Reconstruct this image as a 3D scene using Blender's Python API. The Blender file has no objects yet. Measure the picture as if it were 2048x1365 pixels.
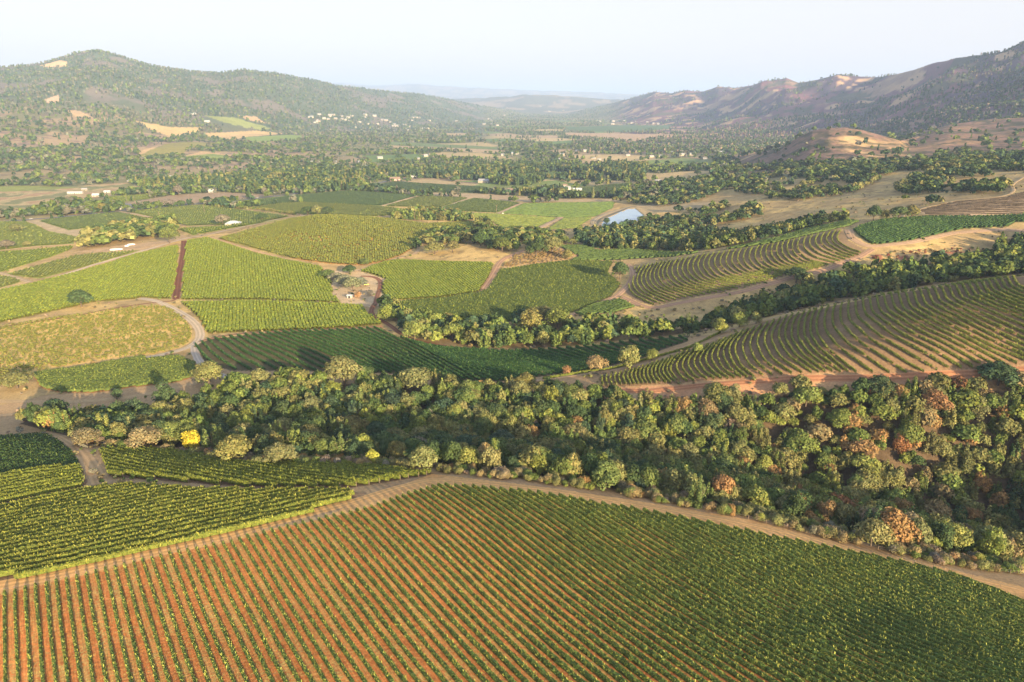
import bpy, math, random
import numpy as np

# ------------------------------------------------------------------ camera, world, sun, exposure
scene = bpy.context.scene
RAD = math.radians
CAM_Z = 260.0
PITCH = RAD(19.45)
FPX = 1365.0                                   # focal length in photo pixels (2048 wide)
cam_d = bpy.data.cameras.new("camera")
cam_d.lens = 24.0; cam_d.sensor_width = 36.0
cam_d.clip_start = 1.0; cam_d.clip_end = 120000.0
cam = bpy.data.objects.new("camera", cam_d)
scene.collection.objects.link(cam)
cam.location = (0, 0, CAM_Z)
cam.rotation_euler = (math.pi/2 - PITCH, 0, 0)
scene.camera = cam

SUN_EL, SUN_AZ = 13.5, 148.0                   # azimuth clockwise from +Y (the view direction)
world = bpy.data.worlds.new("World"); scene.world = world
world.use_nodes = True
wn = world.node_tree; wn.nodes.clear()
w_out = wn.nodes.new("ShaderNodeOutputWorld"); w_bg = wn.nodes.new("ShaderNodeBackground")
w_sky = wn.nodes.new("ShaderNodeTexSky")
w_sky.sky_type = 'NISHITA'; w_sky.sun_disc = False
w_sky.sun_elevation = RAD(SUN_EL); w_sky.sun_rotation = RAD(SUN_AZ)
w_sky.altitude = 100; w_sky.air_density = 1.0; w_sky.dust_density = 2.5; w_sky.ozone_density = 1.0
w_bg.inputs["Strength"].default_value = 0.12
w_mix = wn.nodes.new("ShaderNodeMix"); w_mix.data_type = 'RGBA'; w_mix.inputs[0].default_value = .6
w_mix.inputs[7].default_value = (2.80, 2.60, 2.66, 1)                     # thin high overcast whitens the sky
w_tc = wn.nodes.new("ShaderNodeTexCoord"); w_sep = wn.nodes.new("ShaderNodeSeparateXYZ"); w_mr = wn.nodes.new("ShaderNodeMapRange")
w_mr.inputs["From Min"].default_value = .12; w_mr.inputs["From Max"].default_value = .50; w_mr.inputs["To Min"].default_value = .8; w_mr.inputs["To Max"].default_value = .12
wn.links.new(w_tc.outputs["Generated"], w_sep.inputs[0]); wn.links.new(w_sep.outputs["Z"], w_mr.inputs["Value"]); wn.links.new(w_mr.outputs[0], w_mix.inputs[0])
wn.links.new(w_sky.outputs[0], w_mix.inputs[6]); wn.links.new(w_mix.outputs[2], w_bg.inputs[0]); wn.links.new(w_bg.outputs[0], w_out.inputs[0])

sun_d = bpy.data.lights.new("sun", 'SUN'); sun_d.energy = 5.0; sun_d.angle = RAD(0.6)
sun_d.color = (1.0, 0.77, 0.46)
sun = bpy.data.objects.new("sun", sun_d); scene.collection.objects.link(sun)
sd = (math.sin(RAD(SUN_AZ))*math.cos(RAD(SUN_EL)), math.cos(RAD(SUN_AZ))*math.cos(RAD(SUN_EL)), math.sin(RAD(SUN_EL)))
from mathutils import Vector
sun.rotation_euler = Vector(sd).to_track_quat('Z', 'Y').to_euler()
sun.location = (0, 0, 900)

scene.view_settings.view_transform = 'Standard'; scene.view_settings.look = 'None'
scene.view_settings.exposure = 1.55; scene.view_settings.gamma = 1.0
scene.view_settings.use_curve_mapping = False
scene.cycles.max_bounces = 4; scene.cycles.diffuse_bounces = 2; scene.cycles.glossy_bounces = 1
scene.cycles.transmission_bounces = 2; scene.cycles.volume_bounces = 1; scene.cycles.transparent_max_bounces = 4
scene.cycles.use_denoising = True
scene.cycles.use_adaptive_sampling = True; scene.cycles.adaptive_threshold = 0.01

rng = np.random.default_rng(7)
random.seed(7)

# ------------------------------------------------------------------ noise
def _hash(ix, iy, seed):
    h = (ix.astype(np.int64)*374761393 + iy.astype(np.int64)*668265263 + seed*974634777) & 0xffffffff
    h = ((h ^ (h >> 13))*1274126177) & 0xffffffff
    h = h ^ (h >> 16)
    return (h & 0xffff)/65535.0
def vnoise(x, y, seed=0):
    ix = np.floor(x); iy = np.floor(y); fx = x-ix; fy = y-iy
    fx = fx*fx*(3-2*fx); fy = fy*fy*(3-2*fy)
    a = _hash(ix, iy, seed); b = _hash(ix+1, iy, seed); c = _hash(ix, iy+1, seed); d = _hash(ix+1, iy+1, seed)
    return (a*(1-fx)+b*fx)*(1-fy)+(c*(1-fx)+d*fx)*fy
def fbm(x, y, oct=4, seed=0, gain=0.5):
    s = np.zeros(np.shape(x)); a = 1.0; n = 0.0; f = 1.0
    for i in range(oct):
        s = s + a*vnoise(x*f+i*17.3, y*f-i*9.1, seed+i); n += a; a *= gain; f *= 2.03
    return s/n
def ridged(x, y, oct=4, seed=0):
    s = np.zeros(np.shape(x)); a = 1.0; n = 0.0; f = 1.0
    for i in range(oct):
        s = s + a*(1-np.abs(2*vnoise(x*f+i*7.7, y*f+i*3.1, seed+i)-1)); n += a; a *= 0.5; f *= 2.03
    return s/n

# ------------------------------------------------------------------ rays of the photograph (to find where on the terrain a thing stands)
CP, SP = math.cos(PITCH), math.sin(PITCH)
def ray(u, v):
    """azimuth and slope (rise over horizontal run) of the sight line through photo pixel u, v"""
    u = np.asarray(u, float); v = np.asarray(v, float)
    x = (u-1024)/FPX; y = (682.5-v)/FPX
    dx = x; dy = CP+y*SP; dz = -SP+y*CP
    return np.arctan2(dx, dy), dz/np.hypot(dx, dy)

# ------------------------------------------------------------------ terrain heights: h metres below the camera at photo points
CTRL = """
0,1365,118 512,1365,116 1024,1365,113.5 1536,1365,111.5 2048,1365,110 -200,1500,118 1024,1600,112 2300,1500,107 0,1600,116.5 2048,1600,108
0,1172,119 340,1095,119.5 640,1030,119.5 870,965,121 1150,985,122.5 1450,1040,123.5 1750,1105,125.5 2048,1175,127 2300,1240,128.5
1024,1180,115.5 1536,1200,117 512,1230,117.5 2048,1290,116 1800,1240,117.5 1300,1100,118.5
-150,1200,118 0,1010,127 300,960,127 700,960,123.5 0,880,134 200,900,133 500,925,131 800,938,126
1100,940,135 1500,1000,143.5 1800,1060,150 2100,1120,155
0,845,148 200,860,146 450,880,146 700,885,146 1000,895,150 1300,925,155 1600,960,160 1850,1000,162 2100,1040,164
0,800,150 200,800,149 420,790,147 600,775,146 800,780,147 1000,790,146.5
1000,771,145 1200,775,141 1400,775,136 1600,768,130 1800,775,126 2048,765,121
1500,840,142 1800,860,138 2048,880,137
200,755,151 0,770,151 400,735,149 600,740,148 800,745,148 1000,760,146.5
600,680,151 800,700,151 1000,725,150 1100,740,147 1200,715,147 1340,695,139
450,690,151.5 0,700,154 200,680,154 380,650,154 0,600,158 200,570,161 350,600,157 550,640,155 700,650,154
360,540,160 360,485,160 150,520,164 0,560,164 -150,600,162
500,560,159 650,560,158 500,500,156.5 640,520,154 760,500,158 640,460,147 640,432,146.5 560,450,153 750,450,155 830,470,160
700,600,157 760,560,158 860,600,156.5 850,540,157 980,530,153 1100,600,152 1000,570,153 1200,560,150
1060,500,148 1110,492,148 950,482,150 880,500,154 1100,470,157 1000,462,164 900,455,166
800,660,155 950,680,156 1100,680,154 1250,665,150 1000,645,154 1150,640,152 1400,655,146
1300,720,138 1450,680,130 1450,760,132 1600,680,122 1600,740,124 1531,643,129 1697,606,118 1750,680,112 1863,577,110 1900,660,105 2048,554,102 2048,650,101 2048,730,112 1850,740,118 2250,535,92 2250,700,98
1250,600,148 1310,610,146 1450,590,143 1600,550,133 1720,505,119 1450,540,133 1350,560,140 1600,500,119 1690,463,112 1552,482,119 1470,498,125 1383,507,134 1276,520,145
1500,620,146 1700,580,135 1900,550,123 2048,520,117 1850,520,120 2048,490,111 2250,480,104
1850,470,110 1750,485,114 1844,437,106 2028,440,100 1740,448,107 2200,430,92
1200,502,147 1300,495,149 1350,480,151 1500,470,145 1600,445,132
1250,435,166 1150,450,168 1210,455,165.5 1286,432,165.5 1400,430,158 1350,400,160 1500,410,142 1600,400,132 1700,400,120 1835,420,106 1850,380,106 2000,390,94 2048,360,88 2000,340,90 1800,345,104 1700,340,118 1550,350,138 1400,350,158 2200,340,78
1560,330,146 1700,322,134 1850,315,118 2048,310,104
700,420,169 820,440,168 600,410,170 450,440,173 300,450,172 150,440,173 0,445,174 250,420,180 400,410,184 0,400,184 700,385,184 900,400,182 1050,410,178 1200,410,171
0,490,168 150,480,168 300,478,164 
0,360,182 300,380,190 600,370,192 850,370,192 1100,360,190 1250,365,182 1380,345,170
0,330,170 150,330,180 300,330,186 450,330,192 700,320,196 1000,310,198 1300,310,196 1450,320,180
0,290,140 150,290,152 320,300,170 430,300,180 600,290,190 800,285,199 1100,280,200 1400,290,196
0,255,98 120,250,105 250,255,125 350,260,140 450,265,155 550,262,170 700,258,198 900,255,201 1200,255,201
0,238,80 300,240,105 600,240,170 800,240,202 1000,238,202 1200,240,202
900,222,203 1050,222,203 1150,224,203
"""
CPOL = [(-62,60,117),(-62,150,118),(-62,200,125),(-62,300,145),(-62,500,158),(-62,900,165),(-62,1500,165),(-62,3000,80),
        (62,60,108),(62,150,120),(62,230,135),(62,300,118),(62,500,95),(62,900,80),(62,1500,90),(62,3000,90),
        (0,40,111.5),(-35,40,114),(35,40,109.5),(0,90,112),
        (-62,8000,150),(62,8000,150),(-40,9000,190),(40,9000,190),(0,14000,203),(-20,14000,203),(20,14000,203),(0,30000,205),(-40,30000,205),(40,30000,205),
        (28,3000,170),(34,3200,150),(40,3000,140)]
pts = []
for tok in CTRL.split():
    u, v, h = map(float, tok.split(","))
    a, s = ray(u, v)
    pts.append((float(a), math.log(h/-float(s)), -h))
for a, r, h in CPOL: pts.append((RAD(a), math.log(r), -float(h)))
P = np.array(pts)
def tps_k(d2): return 0.5*d2*np.log(d2+1e-12)
def tps_fit(P, lam):
    n = len(P); d2 = ((P[:, None, :2]-P[None, :, :2])**2).sum(-1)
    K = tps_k(d2)+lam*np.eye(n); Q = np.hstack([np.ones((n, 1)), P[:, :2]])
    A = np.block([[K, Q], [Q.T, np.zeros((3, 3))]])
    return np.linalg.solve(A, np.concatenate([P[:, 2], np.zeros(3)]))
W = tps_fit(P, 0.0015)
def tps_eval(a, l):
    out = W[-3]+W[-2]*a+W[-1]*l
    for i in range(len(P)): out = out+W[i]*tps_k((a-P[i, 0])**2+(l-P[i, 1])**2)
    return out

AZ = np.concatenate([np.arange(-180, -64, 6), np.arange(-64, -47, 0.6), np.arange(-47, 47.01, 0.085), np.arange(47.6, 65, 0.6), np.arange(70, 180.5, 6)])
AZ[-1] = 180.0
AZ = np.radians(AZ)
rr = [30.0]
while rr[-1] < 60000:
    r = rr[-1]
    rr.append(r*(1+(0.02 if r < 90 else 0.0032 if r < 450 else 0.0045 if r < 2500 else 0.006 if r < 12000 else 0.02)))
R = np.array(rr)
LR = np.log(R)
# coarse evaluation of the spline, then bilinear refinement
ca = np.linspace(RAD(-64), RAD(64), 220); cl = np.linspace(LR[0], LR[-1], 420)
CG = tps_eval(ca[:, None], cl[None, :])
def coarse(a, l):
    a = np.clip(a, ca[0], ca[-1]); l = np.clip(l, cl[0], cl[-1])
    fa = (a-ca[0])/(ca[1]-ca[0]); fl = (l-cl[0])/(cl[1]-cl[0])
    i = np.clip(fa.astype(int), 1, len(ca)-3); j = np.clip(fl.astype(int), 1, len(cl)-3)
    ta = fa-i; tl = fl-j
    def cub(p0, p1, p2, p3, t): return p1+0.5*t*(p2-p0+t*(2*p0-5*p1+4*p2-p3+t*(3*(p1-p2)+p3-p0)))
    rows = [cub(CG[i+k, j-1], CG[i+k, j], CG[i+k, j+1], CG[i+k, j+2], tl) for k in (-1, 0, 1, 2)]
    return cub(rows[0], rows[1], rows[2], rows[3], ta)
AA, LL = np.meshgrid(AZ, LR, indexing='ij')
RR = np.exp(LL)
XX = np.sin(AA)*RR; YY = np.cos(AA)*RR
Z = coarse(AA, LL)
Z = np.where(RR > 9000, np.minimum(Z, -203.0), Z)
# small natural unevenness
und = (fbm(XX/45, YY/45, 3, 11)-0.5)*np.clip((RR-150)/300, 0, 1)*2.2
Z += und+(fbm(XX/260, YY/260, 3, 21)-0.5)*np.clip((RR-1300)/1500, 0, 1)*14
hilly = np.clip((-Z-100)/-1, -1e9, 1e9)*0
def ridge(pl, back, spur, wl, seed, rough=0.05, left_taper=None, right_taper=None, expo=1.15):
    """pl: (u, v, crest distance, foot distance); raises a mountain whose crest passes those sight lines"""
    global Z
    pl = np.array(pl, float)
    a, s = ray(pl[:, 0], pl[:, 1])
    o = np.argsort(a); a = a[o]; s = s[o]; rc = pl[o, 2]; rf = pl[o, 3]
    zc = rc*s
    A1 = AZ
    zcr = np.interp(A1, a, zc); rcr = np.interp(A1, a, rc); rfr = np.interp(A1, a, rf)
    sl = np.interp(A1, a, s)
    zcr = rcr*sl
    # beyond the photo's frame the crest runs on and sinks
    fade = np.ones(len(A1))
    if left_taper: fade *= np.clip((A1-a[0]+RAD(left_taper))/RAD(left_taper), 0, 1)
    else: fade *= (A1 >= a[0])
    if right_taper: fade *= np.clip((a[-1]+RAD(right_taper)-A1)/RAD(right_taper), 0, 1)
    else: fade *= (A1 <= a[-1])
    fade = fade*fade*(3-2*fade)
    zcr = zcr[:, None]; rcr = rcr[:, None]; rfr = rfr[:, None]; fade = fade[:, None]
    t = np.clip((RR-rfr)/(rcr-rfr), 0, 1)
    prof = t**expo
    hb = np.clip((RR-rcr)/back, 0, 4)
    prof = np.where(RR > rcr, np.exp(-hb*hb), prof)
    n = ridged(XX/wl, YY/wl, 5, seed)-0.62
    w = 4*t*(1-t)*np.where(RR > rcr, 0, 1)
    w2 = np.where(RR > rcr, 1.0, np.clip(t*3, 0, 1))
    add = (zcr-Z)*prof*(1+spur*n*w)*fade
    crest_n = (fbm(XX/260, YY/260, 3, seed+9)-0.5)*rough*(zcr-Z)*prof*fade
    Z = np.maximum(Z, Z+add+crest_n)
# distant blue ranges, the low range that closes the valley, then the two mountain sides
ridge([(560,178,30000,22000),(680,166,30000,22000),(740,172,30000,22000),(780,170,30000,22000),(830,168,29000,22000),(900,173,29000,22000),
       (1000,178,29000,22000),(1080,181,30000,22000),(1150,183,30000,22000),(1250,188,30000,22000),(1320,191,30000,22000)], 5000, .25, 2600, 31, .10, 6, 6)
ridge([(840,200,14500,11500),(895,199,14500,11500),(960,197,14500,11500),(1020,193,14000,11000),(1045,189,14000,11000),(1100,191,14000,11000),(1150,193,14000,11000),
       (1200,198,14000,11500),(1265,201,14000,11500),(1330,203,14000,11500)], 2500, .5, 900, 33, .16, 3, 3)
ridge([(-500,150,6000,3600),(-200,142,6000,3600),(0,135,5800,3300),(60,130,5800,3300),(100,124,5800,3300),(150,107,5900,3300),(180,102,5900,3300),(200,102,5900,3300),(240,113,5900,3400),
       (290,130,5900,3500),(370,142,6000,3600),(440,147,6000,3700),(490,140,6000,3900),(560,148,6300,4100),(620,160,6600,4400),(680,172,7000,4700),
       (760,182,7600,5200),(850,190,8300,5900),(900,200,9000,6600),(960,212,9800,7600),(1010,220,10300,8300)], 1500, .75, 900, 35, .05, 12, 2)
ridge([(1180,218,10500,8200),(1225,207,10000,7400),(1265,196,9600,6800),(1308,184,9300,6300),(1343,187,9000,6000),(1367,182,8800,5800),(1406,184,8400,5600),(1437,173,8100,5400),(1468,177,7800,5200),
       (1503,171,7300,4800),(1538,162,6900,4500),(1573,157,6600,4200),(1597,166,6400,4100),(1624,162,6200,4000),(1675,150,6000,3800),(1710,153,5800,3600),
       (1745,155,5700,3500),(1768,153,5500,3400),(1795,148,5300,3300),(1827,140,5200,3200),(1873,126,5000,3100),(1912,116,4800,3000),(1971,111,4600,2900),
       (2014,103,4500,2800),(2048,87,4400,2700),(2120,60,4300,2600),(2300,40,4200,2500),(2600,40,4200,2500)], 1500, 1.25, 800, 37, .05, 2, 10, 1.0)
ridge([(1330,262,6000,4300),(1400,250,5700,4200),(1480,232,5400,4000),(1560,236,5000,3700),(1640,228,4700,3300),(1720,238,4300,3000),(1800,232,4000,2800),(1900,215,3700,2600),(2048,205,3500,2500),(2300,200,3500,2500)], 600, 1.2, 500, 43, .16, 2, 8, 1.0)
ridge([(1440,335,2100,1750),(1480,325,2100,1700),(1520,308,2100,1650),(1560,298,2050,1600),(1600,274,2000,1500),(1625,262,2000,1480),(1660,256,2000,1450),(1690,255,2000,1450),
       (1725,261,2000,1450),(1760,271,2000,1450),(1800,283,1950,1450),(1850,270,2300,1500)], 330, .8, 170, 41, .06, 2, 4, 1.0)
ridge([(1760,300,2300,1700),(1800,284,2350,1650),(1850,265,2400,1600),(1900,250,2450,1600),(1960,241,2500,1600),(2048,236,2500,1600),(2200,225,2500,1600),(2500,225,2500,1600)], 500, .6, 300, 39, .05, 2, 10, 1.0)

# ------------------------------------------------------------------ sampling
def H(x, y):
    x = np.asarray(x, float); y = np.asarray(y, float)
    a = np.arctan2(x, y); r = np.clip(np.hypot(x, y), R[0], R[-1]*0.999)
    i = np.clip(np.searchsorted(AZ, a)-1, 0, len(AZ)-2); j = np.clip(np.searchsorted(R, r)-1, 0, len(R)-2)
    ta = np.clip((a-AZ[i])/(AZ[i+1]-AZ[i]), 0, 1); tr = np.clip((r-R[j])/(R[j+1]-R[j]), 0, 1)
    z = (Z[i, j]*(1-tr)+Z[i, j+1]*tr)*(1-ta)+(Z[i+1, j]*(1-tr)+Z[i+1, j+1]*tr)*ta
    return z+CAM_Z
def march(i):
    return np.maximum.accumulate(Z[i]/R)
def ground_at(u, v):
    """world x, y of the first terrain point on the sight line through photo pixel (u, v)"""
    u = np.atleast_1d(np.asarray(u, float)); v = np.atleast_1d(np.asarray(v, float))
    a, s = ray(u, v)
    i = np.clip(np.searchsorted(AZ, a)-1, 0, len(AZ)-2)
    out = np.zeros((len(u), 2))
    for k in range(len(u)):
        t = (a[k]-AZ[i[k]])/(AZ[i[k]+1]-AZ[i[k]])
        prof = (Z[i[k]]*(1-t)+Z[i[k]+1]*t)/R
        hit = np.nonzero(prof >= s[k])[0]
        j = hit[0] if len(hit) else len(R)-1
        if j > 0 and len(hit):
            f = (s[k]-prof[j-1])/(prof[j]-prof[j-1]); r = R[j-1]+f*(R[j]-R[j-1])
        else: r = R[j]
        out[k] = (math.sin(a[k])*r, math.cos(a[k])*r)
    return out
def to_px(x, y, z):
    dz = z-CAM_Z
    fw = y*CP-dz*SP; up = y*SP+dz*CP
    fw = np.where(fw < 1, 1, fw)
    return 1024+FPX*x/fw, 682.5-FPX*up/fw
def densify(pl, step=12, closed=True):
    pl = np.array(pl, float); out = []
    n = len(pl)
    for k in range(n if closed else n-1):
        p, q = pl[k], pl[(k+1) % n]
        m = max(1, int(np.hypot(*(q-p))/step))
        for t in range(m): out.append(p+(q-p)*t/m)
    if not closed: out.append(pl[-1])
    return np.array(out)
def region(pl, step=14):
    d = densify(pl, step); return ground_at(d[:, 0], d[:, 1])
def path(pl, step=14):
    d = densify(pl, step, False); return ground_at(d[:, 0], d[:, 1])
def pp(s):
    t = s.replace("(", " ").replace(")", " ").replace(",", " ").split()
    return [(float(t[k]), float(t[k+1])) for k in range(0, len(t), 2)]
def inside(x, y, poly):
    x = np.asarray(x); y = np.asarray(y); res = np.zeros(x.shape, bool)
    x0, y0 = poly.min(0); x1, y1 = poly.max(0)
    m = (x >= x0) & (x <= x1) & (y >= y0) & (y <= y1)
    if not m.any(): return res
    xs = x[m]; ys = y[m]; r = np.zeros(xs.shape, bool)
    n = len(poly)
    for k in range(n):
        ax, ay = poly[k]; bx, by = poly[(k+1) % n]
        if ay == by: continue
        c = ((ay > ys) != (by > ys)) & (xs < (bx-ax)*(ys-ay)/(by-ay)+ax)
        r ^= c
    res[m] = r
    return res
def smooth_line(P, n=3):
    P = np.array(P, float)
    for _ in range(n):
        Q = P[:-1]*.75+P[1:]*.25; S = P[:-1]*.25+P[1:]*.75
        M = np.empty((2*len(Q), P.shape[1])); M[0::2] = Q; M[1::2] = S
        P = np.vstack([P[:1], M, P[-1:]])
    return P
def resample(P, step):
    d = np.r_[0, np.cumsum(np.hypot(*(P[1:]-P[:-1]).T))]
    n = max(2, int(d[-1]/step)+1); s = np.linspace(0, d[-1], n)
    return np.stack([np.interp(s, d, P[:, 0]), np.interp(s, d, P[:, 1])], 1)

# ------------------------------------------------------------------ fields of the photograph (photo pixels on the ground)
# name: (outline, vine tint r,g,b, soil r,g,b)
GRN = (.170,.205,.035); YEL = (.30,.36,.048); DRK = (.105,.165,.040); MID = (.125,.175,.040); OLV = (.22,.25,.05); FARG = (.075,.120,.050)
SOIL = (.42,.21,.085); RED = (.60,.225,.075); TAN = (.52,.35,.19); STRAW = (.50,.36,.16); BROWN = (.20,.125,.075)
FIELDS = dict(
 f1=("(-120,1215)(4,1189)(108,1164)(199,1143)(340,1108)(455,1086)(580,1052)(712,1023)(778,1003)(830,984)(881,970)(950,975)(1060,985)(1150,1000)(1300,1025)(1450,1055)(1620,1090)(1800,1125)(1900,1150)(1980,1180)(2048,1205)(2200,1250)(2450,1330)(2450,1480)(-120,1480)", (.145,.215,.050), RED),
 f2=("(-120,1045)(0,1015)(83,997)(178,978)(269,972)(414,982)(580,982)(700,982)(715,995)(600,1035)(414,1078)(207,1127)(0,1166)(-120,1195)", GRN, BROWN),
 f3=("(-120,968)(0,953)(103,939)(161,932)(176,964)(165,976)(83,993)(0,1010)(-120,1035)", GRN, BROWN),
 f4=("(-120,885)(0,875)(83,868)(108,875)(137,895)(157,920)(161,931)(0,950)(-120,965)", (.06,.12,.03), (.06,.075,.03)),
 f5=("(199,903)(248,899)(331,901)(414,916)(497,928)(700,930)(737,932)(807,943)(865,947)(865,950)(807,959)(703,976)(600,977)(538,978)(455,972)(310,961)(219,953)", GRN, BROWN),
 f6=("(65,749)(154,737)(290,714)(294,720)(359,713)(393,728)(391,745)(383,757)(342,767)(273,774)(188,786)(120,786)(82,776)", MID, SOIL),
 f7=("(-150,690)(0,653)(137,632)(273,614)(314,610)(349,622)(373,643)(384,663)(383,684)(359,697)(308,709)(205,721)(103,738)(65,745)(0,762)(-150,800)", (.26,.26,.06), (.66,.45,.17)),
 f8=("(-150,622)(0,583)(103,559)(205,532)(273,509)(342,494)(357,492)(354,537)(347,585)(340,598)(308,597)(280,595)(273,598)(185,605)(143,615)(0,646)(-150,680)", YEL, (.30,.27,.07)),
 f9=("(376,482)(414,476)(513,508)(581,523)(639,533)(648,541)(641,544)(659,556)(660,563)(666,579)(664,590)(679,601)(683,607)(600,603)(506,600)(364,600)(366,560)(371,500)", YEL, (.26,.25,.06)),
 f10=("(362,606)(506,603)(600,606)(683,610)(722,612)(732,625)(761,645)(761,650)(700,656)(615,660)(478,665)(417,668)(413,663)(400,639)(383,622)", YEL, (.26,.22,.06)),
 f11=("(391,690)(424,678)(547,665)(700,659)(761,655)(791,672)(832,686)(890,696)(1010,703)(1147,696)(1249,684)(1300,679)(1378,672)(1374,684)(1324,700)(1283,718)(1181,741)(1078,754)(1010,763)(959,765)(900,758)(850,750)(700,745)(560,742)(461,742)(410,725)", (.060,.140,.035), (.12,.10,.05)),
 f12=("(720,543)(771,524)(805,521)(908,525)(988,527)(976,556)(957,585)(890,595)(781,602)(764,587)(767,566)(776,560)(750,551)", YEL, (.26,.24,.06)),
 f13=("(783,606)(890,597)(957,587)(976,580)(1000,541)(1078,529)(1147,522)(1225,525)(1215,546)(1242,570)(1222,594)(1147,625)(1113,631)(1010,645)(928,648)(900,631)(839,628)(791,611)", MID, (.14,.13,.05)),
 f14=("(1007,530)(1027,512)(1078,500)(1116,496)(1154,512)(1133,520)(1078,527)(1007,536)", (.28,.20,.08), (.50,.33,.16)),
 f15=("(1118,494)(1149,491)(1172,494)(1198,502)(1237,501)(1276,500)(1334,506)(1383,506)(1432,502)(1500,489)(1552,477)(1614,459)(1697,442)(1718,444)(1700,452)(1676,457)(1552,486)(1469,498)(1399,506)(1345,514)(1276,518)(1217,521)(1139,522)(1157,514)", DRK, (.08,.10,.04)),
 f16=("(1266,537)(1324,525)(1407,510)(1490,498)(1573,483)(1676,461)(1693,465)(1697,481)(1730,500)(1718,512)(1635,539)(1573,552)(1490,577)(1366,599)(1308,612)(1275,604)(1246,587)(1262,564)(1272,548)", OLV, (.27,.185,.105)),
 f17=("(1706,461)(1727,450)(1772,440)(1844,435)(1946,434)(2008,432)(2048,430)(2250,420)(2250,440)(2048,444)(2028,446)(2016,454)(1926,458)(1885,467)(1823,481)(1762,489)(1741,489)(1720,475)", (.06,.125,.035), (.10,.12,.04)),
 f18=("(1150,628)(1181,611)(1239,599)(1249,602)(1270,614)(1232,625)(1157,633)", DRK, (.12,.11,.05)),
 f19=("(1835,422)(1905,405)(2008,395)(2048,383)(2250,355)(2250,418)(2048,429)(1856,433)", (.13,.10,.06), (.58,.40,.24)),
 f20=("(1204,755)(1283,736)(1345,715)(1407,688)(1465,670)(1531,643)(1614,624)(1697,606)(1780,589)(1863,577)(1945,564)(2048,554)(2250,535)(2250,715)(2048,730)(1966,738)(1863,746)(1759,750)(1655,746)(1593,750)(1490,759)(1407,763)(1304,771)(1200,775)", OLV, (.26,.165,.09)),
 h1=("(435,478)(520,455)(581,438)(640,431)(700,432)(780,438)(850,448)(960,443)(945,461)(890,462)(850,460)(862,472)(840,490)(800,512)(760,526)(715,532)(660,528)(600,521)(547,508)(478,489)", (.31,.33,.055), (.36,.33,.09)),
)
FARFIELDS = [  # outline, colour of the vines seen as one surface
 ("(0,445)(50,444)(68,450)(98,465)(143,472)(152,475)(147,488)(70,493)(0,501)(-150,510)(-150,450)", (.15,.21,.055)),
 ("(78,442)(225,426)(240,426)(310,440)(254,446)(137,461)(109,452)", (.11,.17,.055)),
 ("(258,424)(330,416)(403,411)(480,420)(581,433)(545,440)(490,452)(420,450)(372,452)(340,445)(300,433)", (.14,.20,.055)),
 ("(430,412)(458,406)(547,396)(649,386)(702,382)(836,392)(761,412)(690,410)(600,404)(560,408)(500,414)", (.095,.16,.06)),
 ("(500,416)(560,408)(600,405)(651,407)(761,413)(819,420)(800,429)(754,433)(668,431)(600,428)(560,424)", (.15,.20,.055)),
 ("(767,413)(846,393)(938,396)(880,416)", (.15,.20,.06)),
 ("(887,415)(948,397)(1041,407)(993,426)(897,422)", (.13,.19,.055)),
 ("(1000,427)(1046,408)(1229,405)(1225,417)(1188,434)(1130,436)", (.09,.16,.055)),
 ("(815,424)(897,425)(993,429)(1113,437)(1062,460)(1010,458)(976,441)(900,428)", (.13,.19,.055)),
 ("(1126,437)(1184,437)(1150,457)(1093,460)", (.12,.18,.055)),
 ("(747,371)(791,364)(972,375)(976,387)(839,383)(754,378)", (.075,.13,.05)),
 ("(986,352)(1113,344)(1191,352)(1147,357)(1000,358)", (.12,.19,.06)),
 ("(1100,388)(1159,378)(1207,371)(1264,367)(1270,377)(1217,394)(1120,396)", (.10,.155,.055)),
 ("(757,287)(788,284)(1024,296)(1020,301)(990,299)(791,291)", (.09,.14,.07)),
 ("(1126,255)(1250,251)(1344,251)(1336,259)(1250,265)(1133,263)", (.06,.11,.06)),
 ("(1281,286)(1394,290)(1499,296)(1445,294)(1300,289)", (.12,.18,.06)),
 ("(1250,323)(1367,321)(1460,329)(1400,331)(1250,329)", (.12,.18,.06)),
 ("(113,350)(239,344)(232,350)(120,356)", (.12,.19,.05)),
 ("(267,316)(328,289)(369,284)(427,286)(444,288)(376,299)(359,313)(273,317)", (.15,.16,.06)),
 ("(369,313)(427,308)(475,315)(444,321)(376,319)", (.13,.19,.06)),
 ("(489,275)(581,270)(632,274)(581,282)(496,284)", (.12,.19,.06)),
 ("(410,232)(470,236)(545,258)(520,262)(450,246)", (.15,.20,.08)),
 ("(0,478)(0,505)(70,500)(147,492)(140,500)(100,515)(0,545)(-150,570)(-150,520)", (.25,.31,.04)),
 ("(30,545)(150,512)(283,500)(195,527)(80,558)(0,548)", (.17,.20,.055)),
 ("(-150,560)(0,552)(50,562)(0,576)(-150,600)", (.16,.20,.055)),
 ("(355,458)(478,451)(581,437)(461,457)(386,471)", (.25,.30,.04)),
 ("(0,384)(-150,384)(-150,376)(60,372)(160,376)(60,382)", (.13,.17,.06)),
 ("(212,395)(308,388)(301,397)(239,405)", (.22,.27,.05)),
 ("(1940,323)(2048,318)(2200,318)(2200,328)(2048,326)(1950,328)", (.13,.20,.05)),
 ("(850,258)(900,258)(960,262)(880,262)", (.12,.16,.07)),
]
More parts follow.
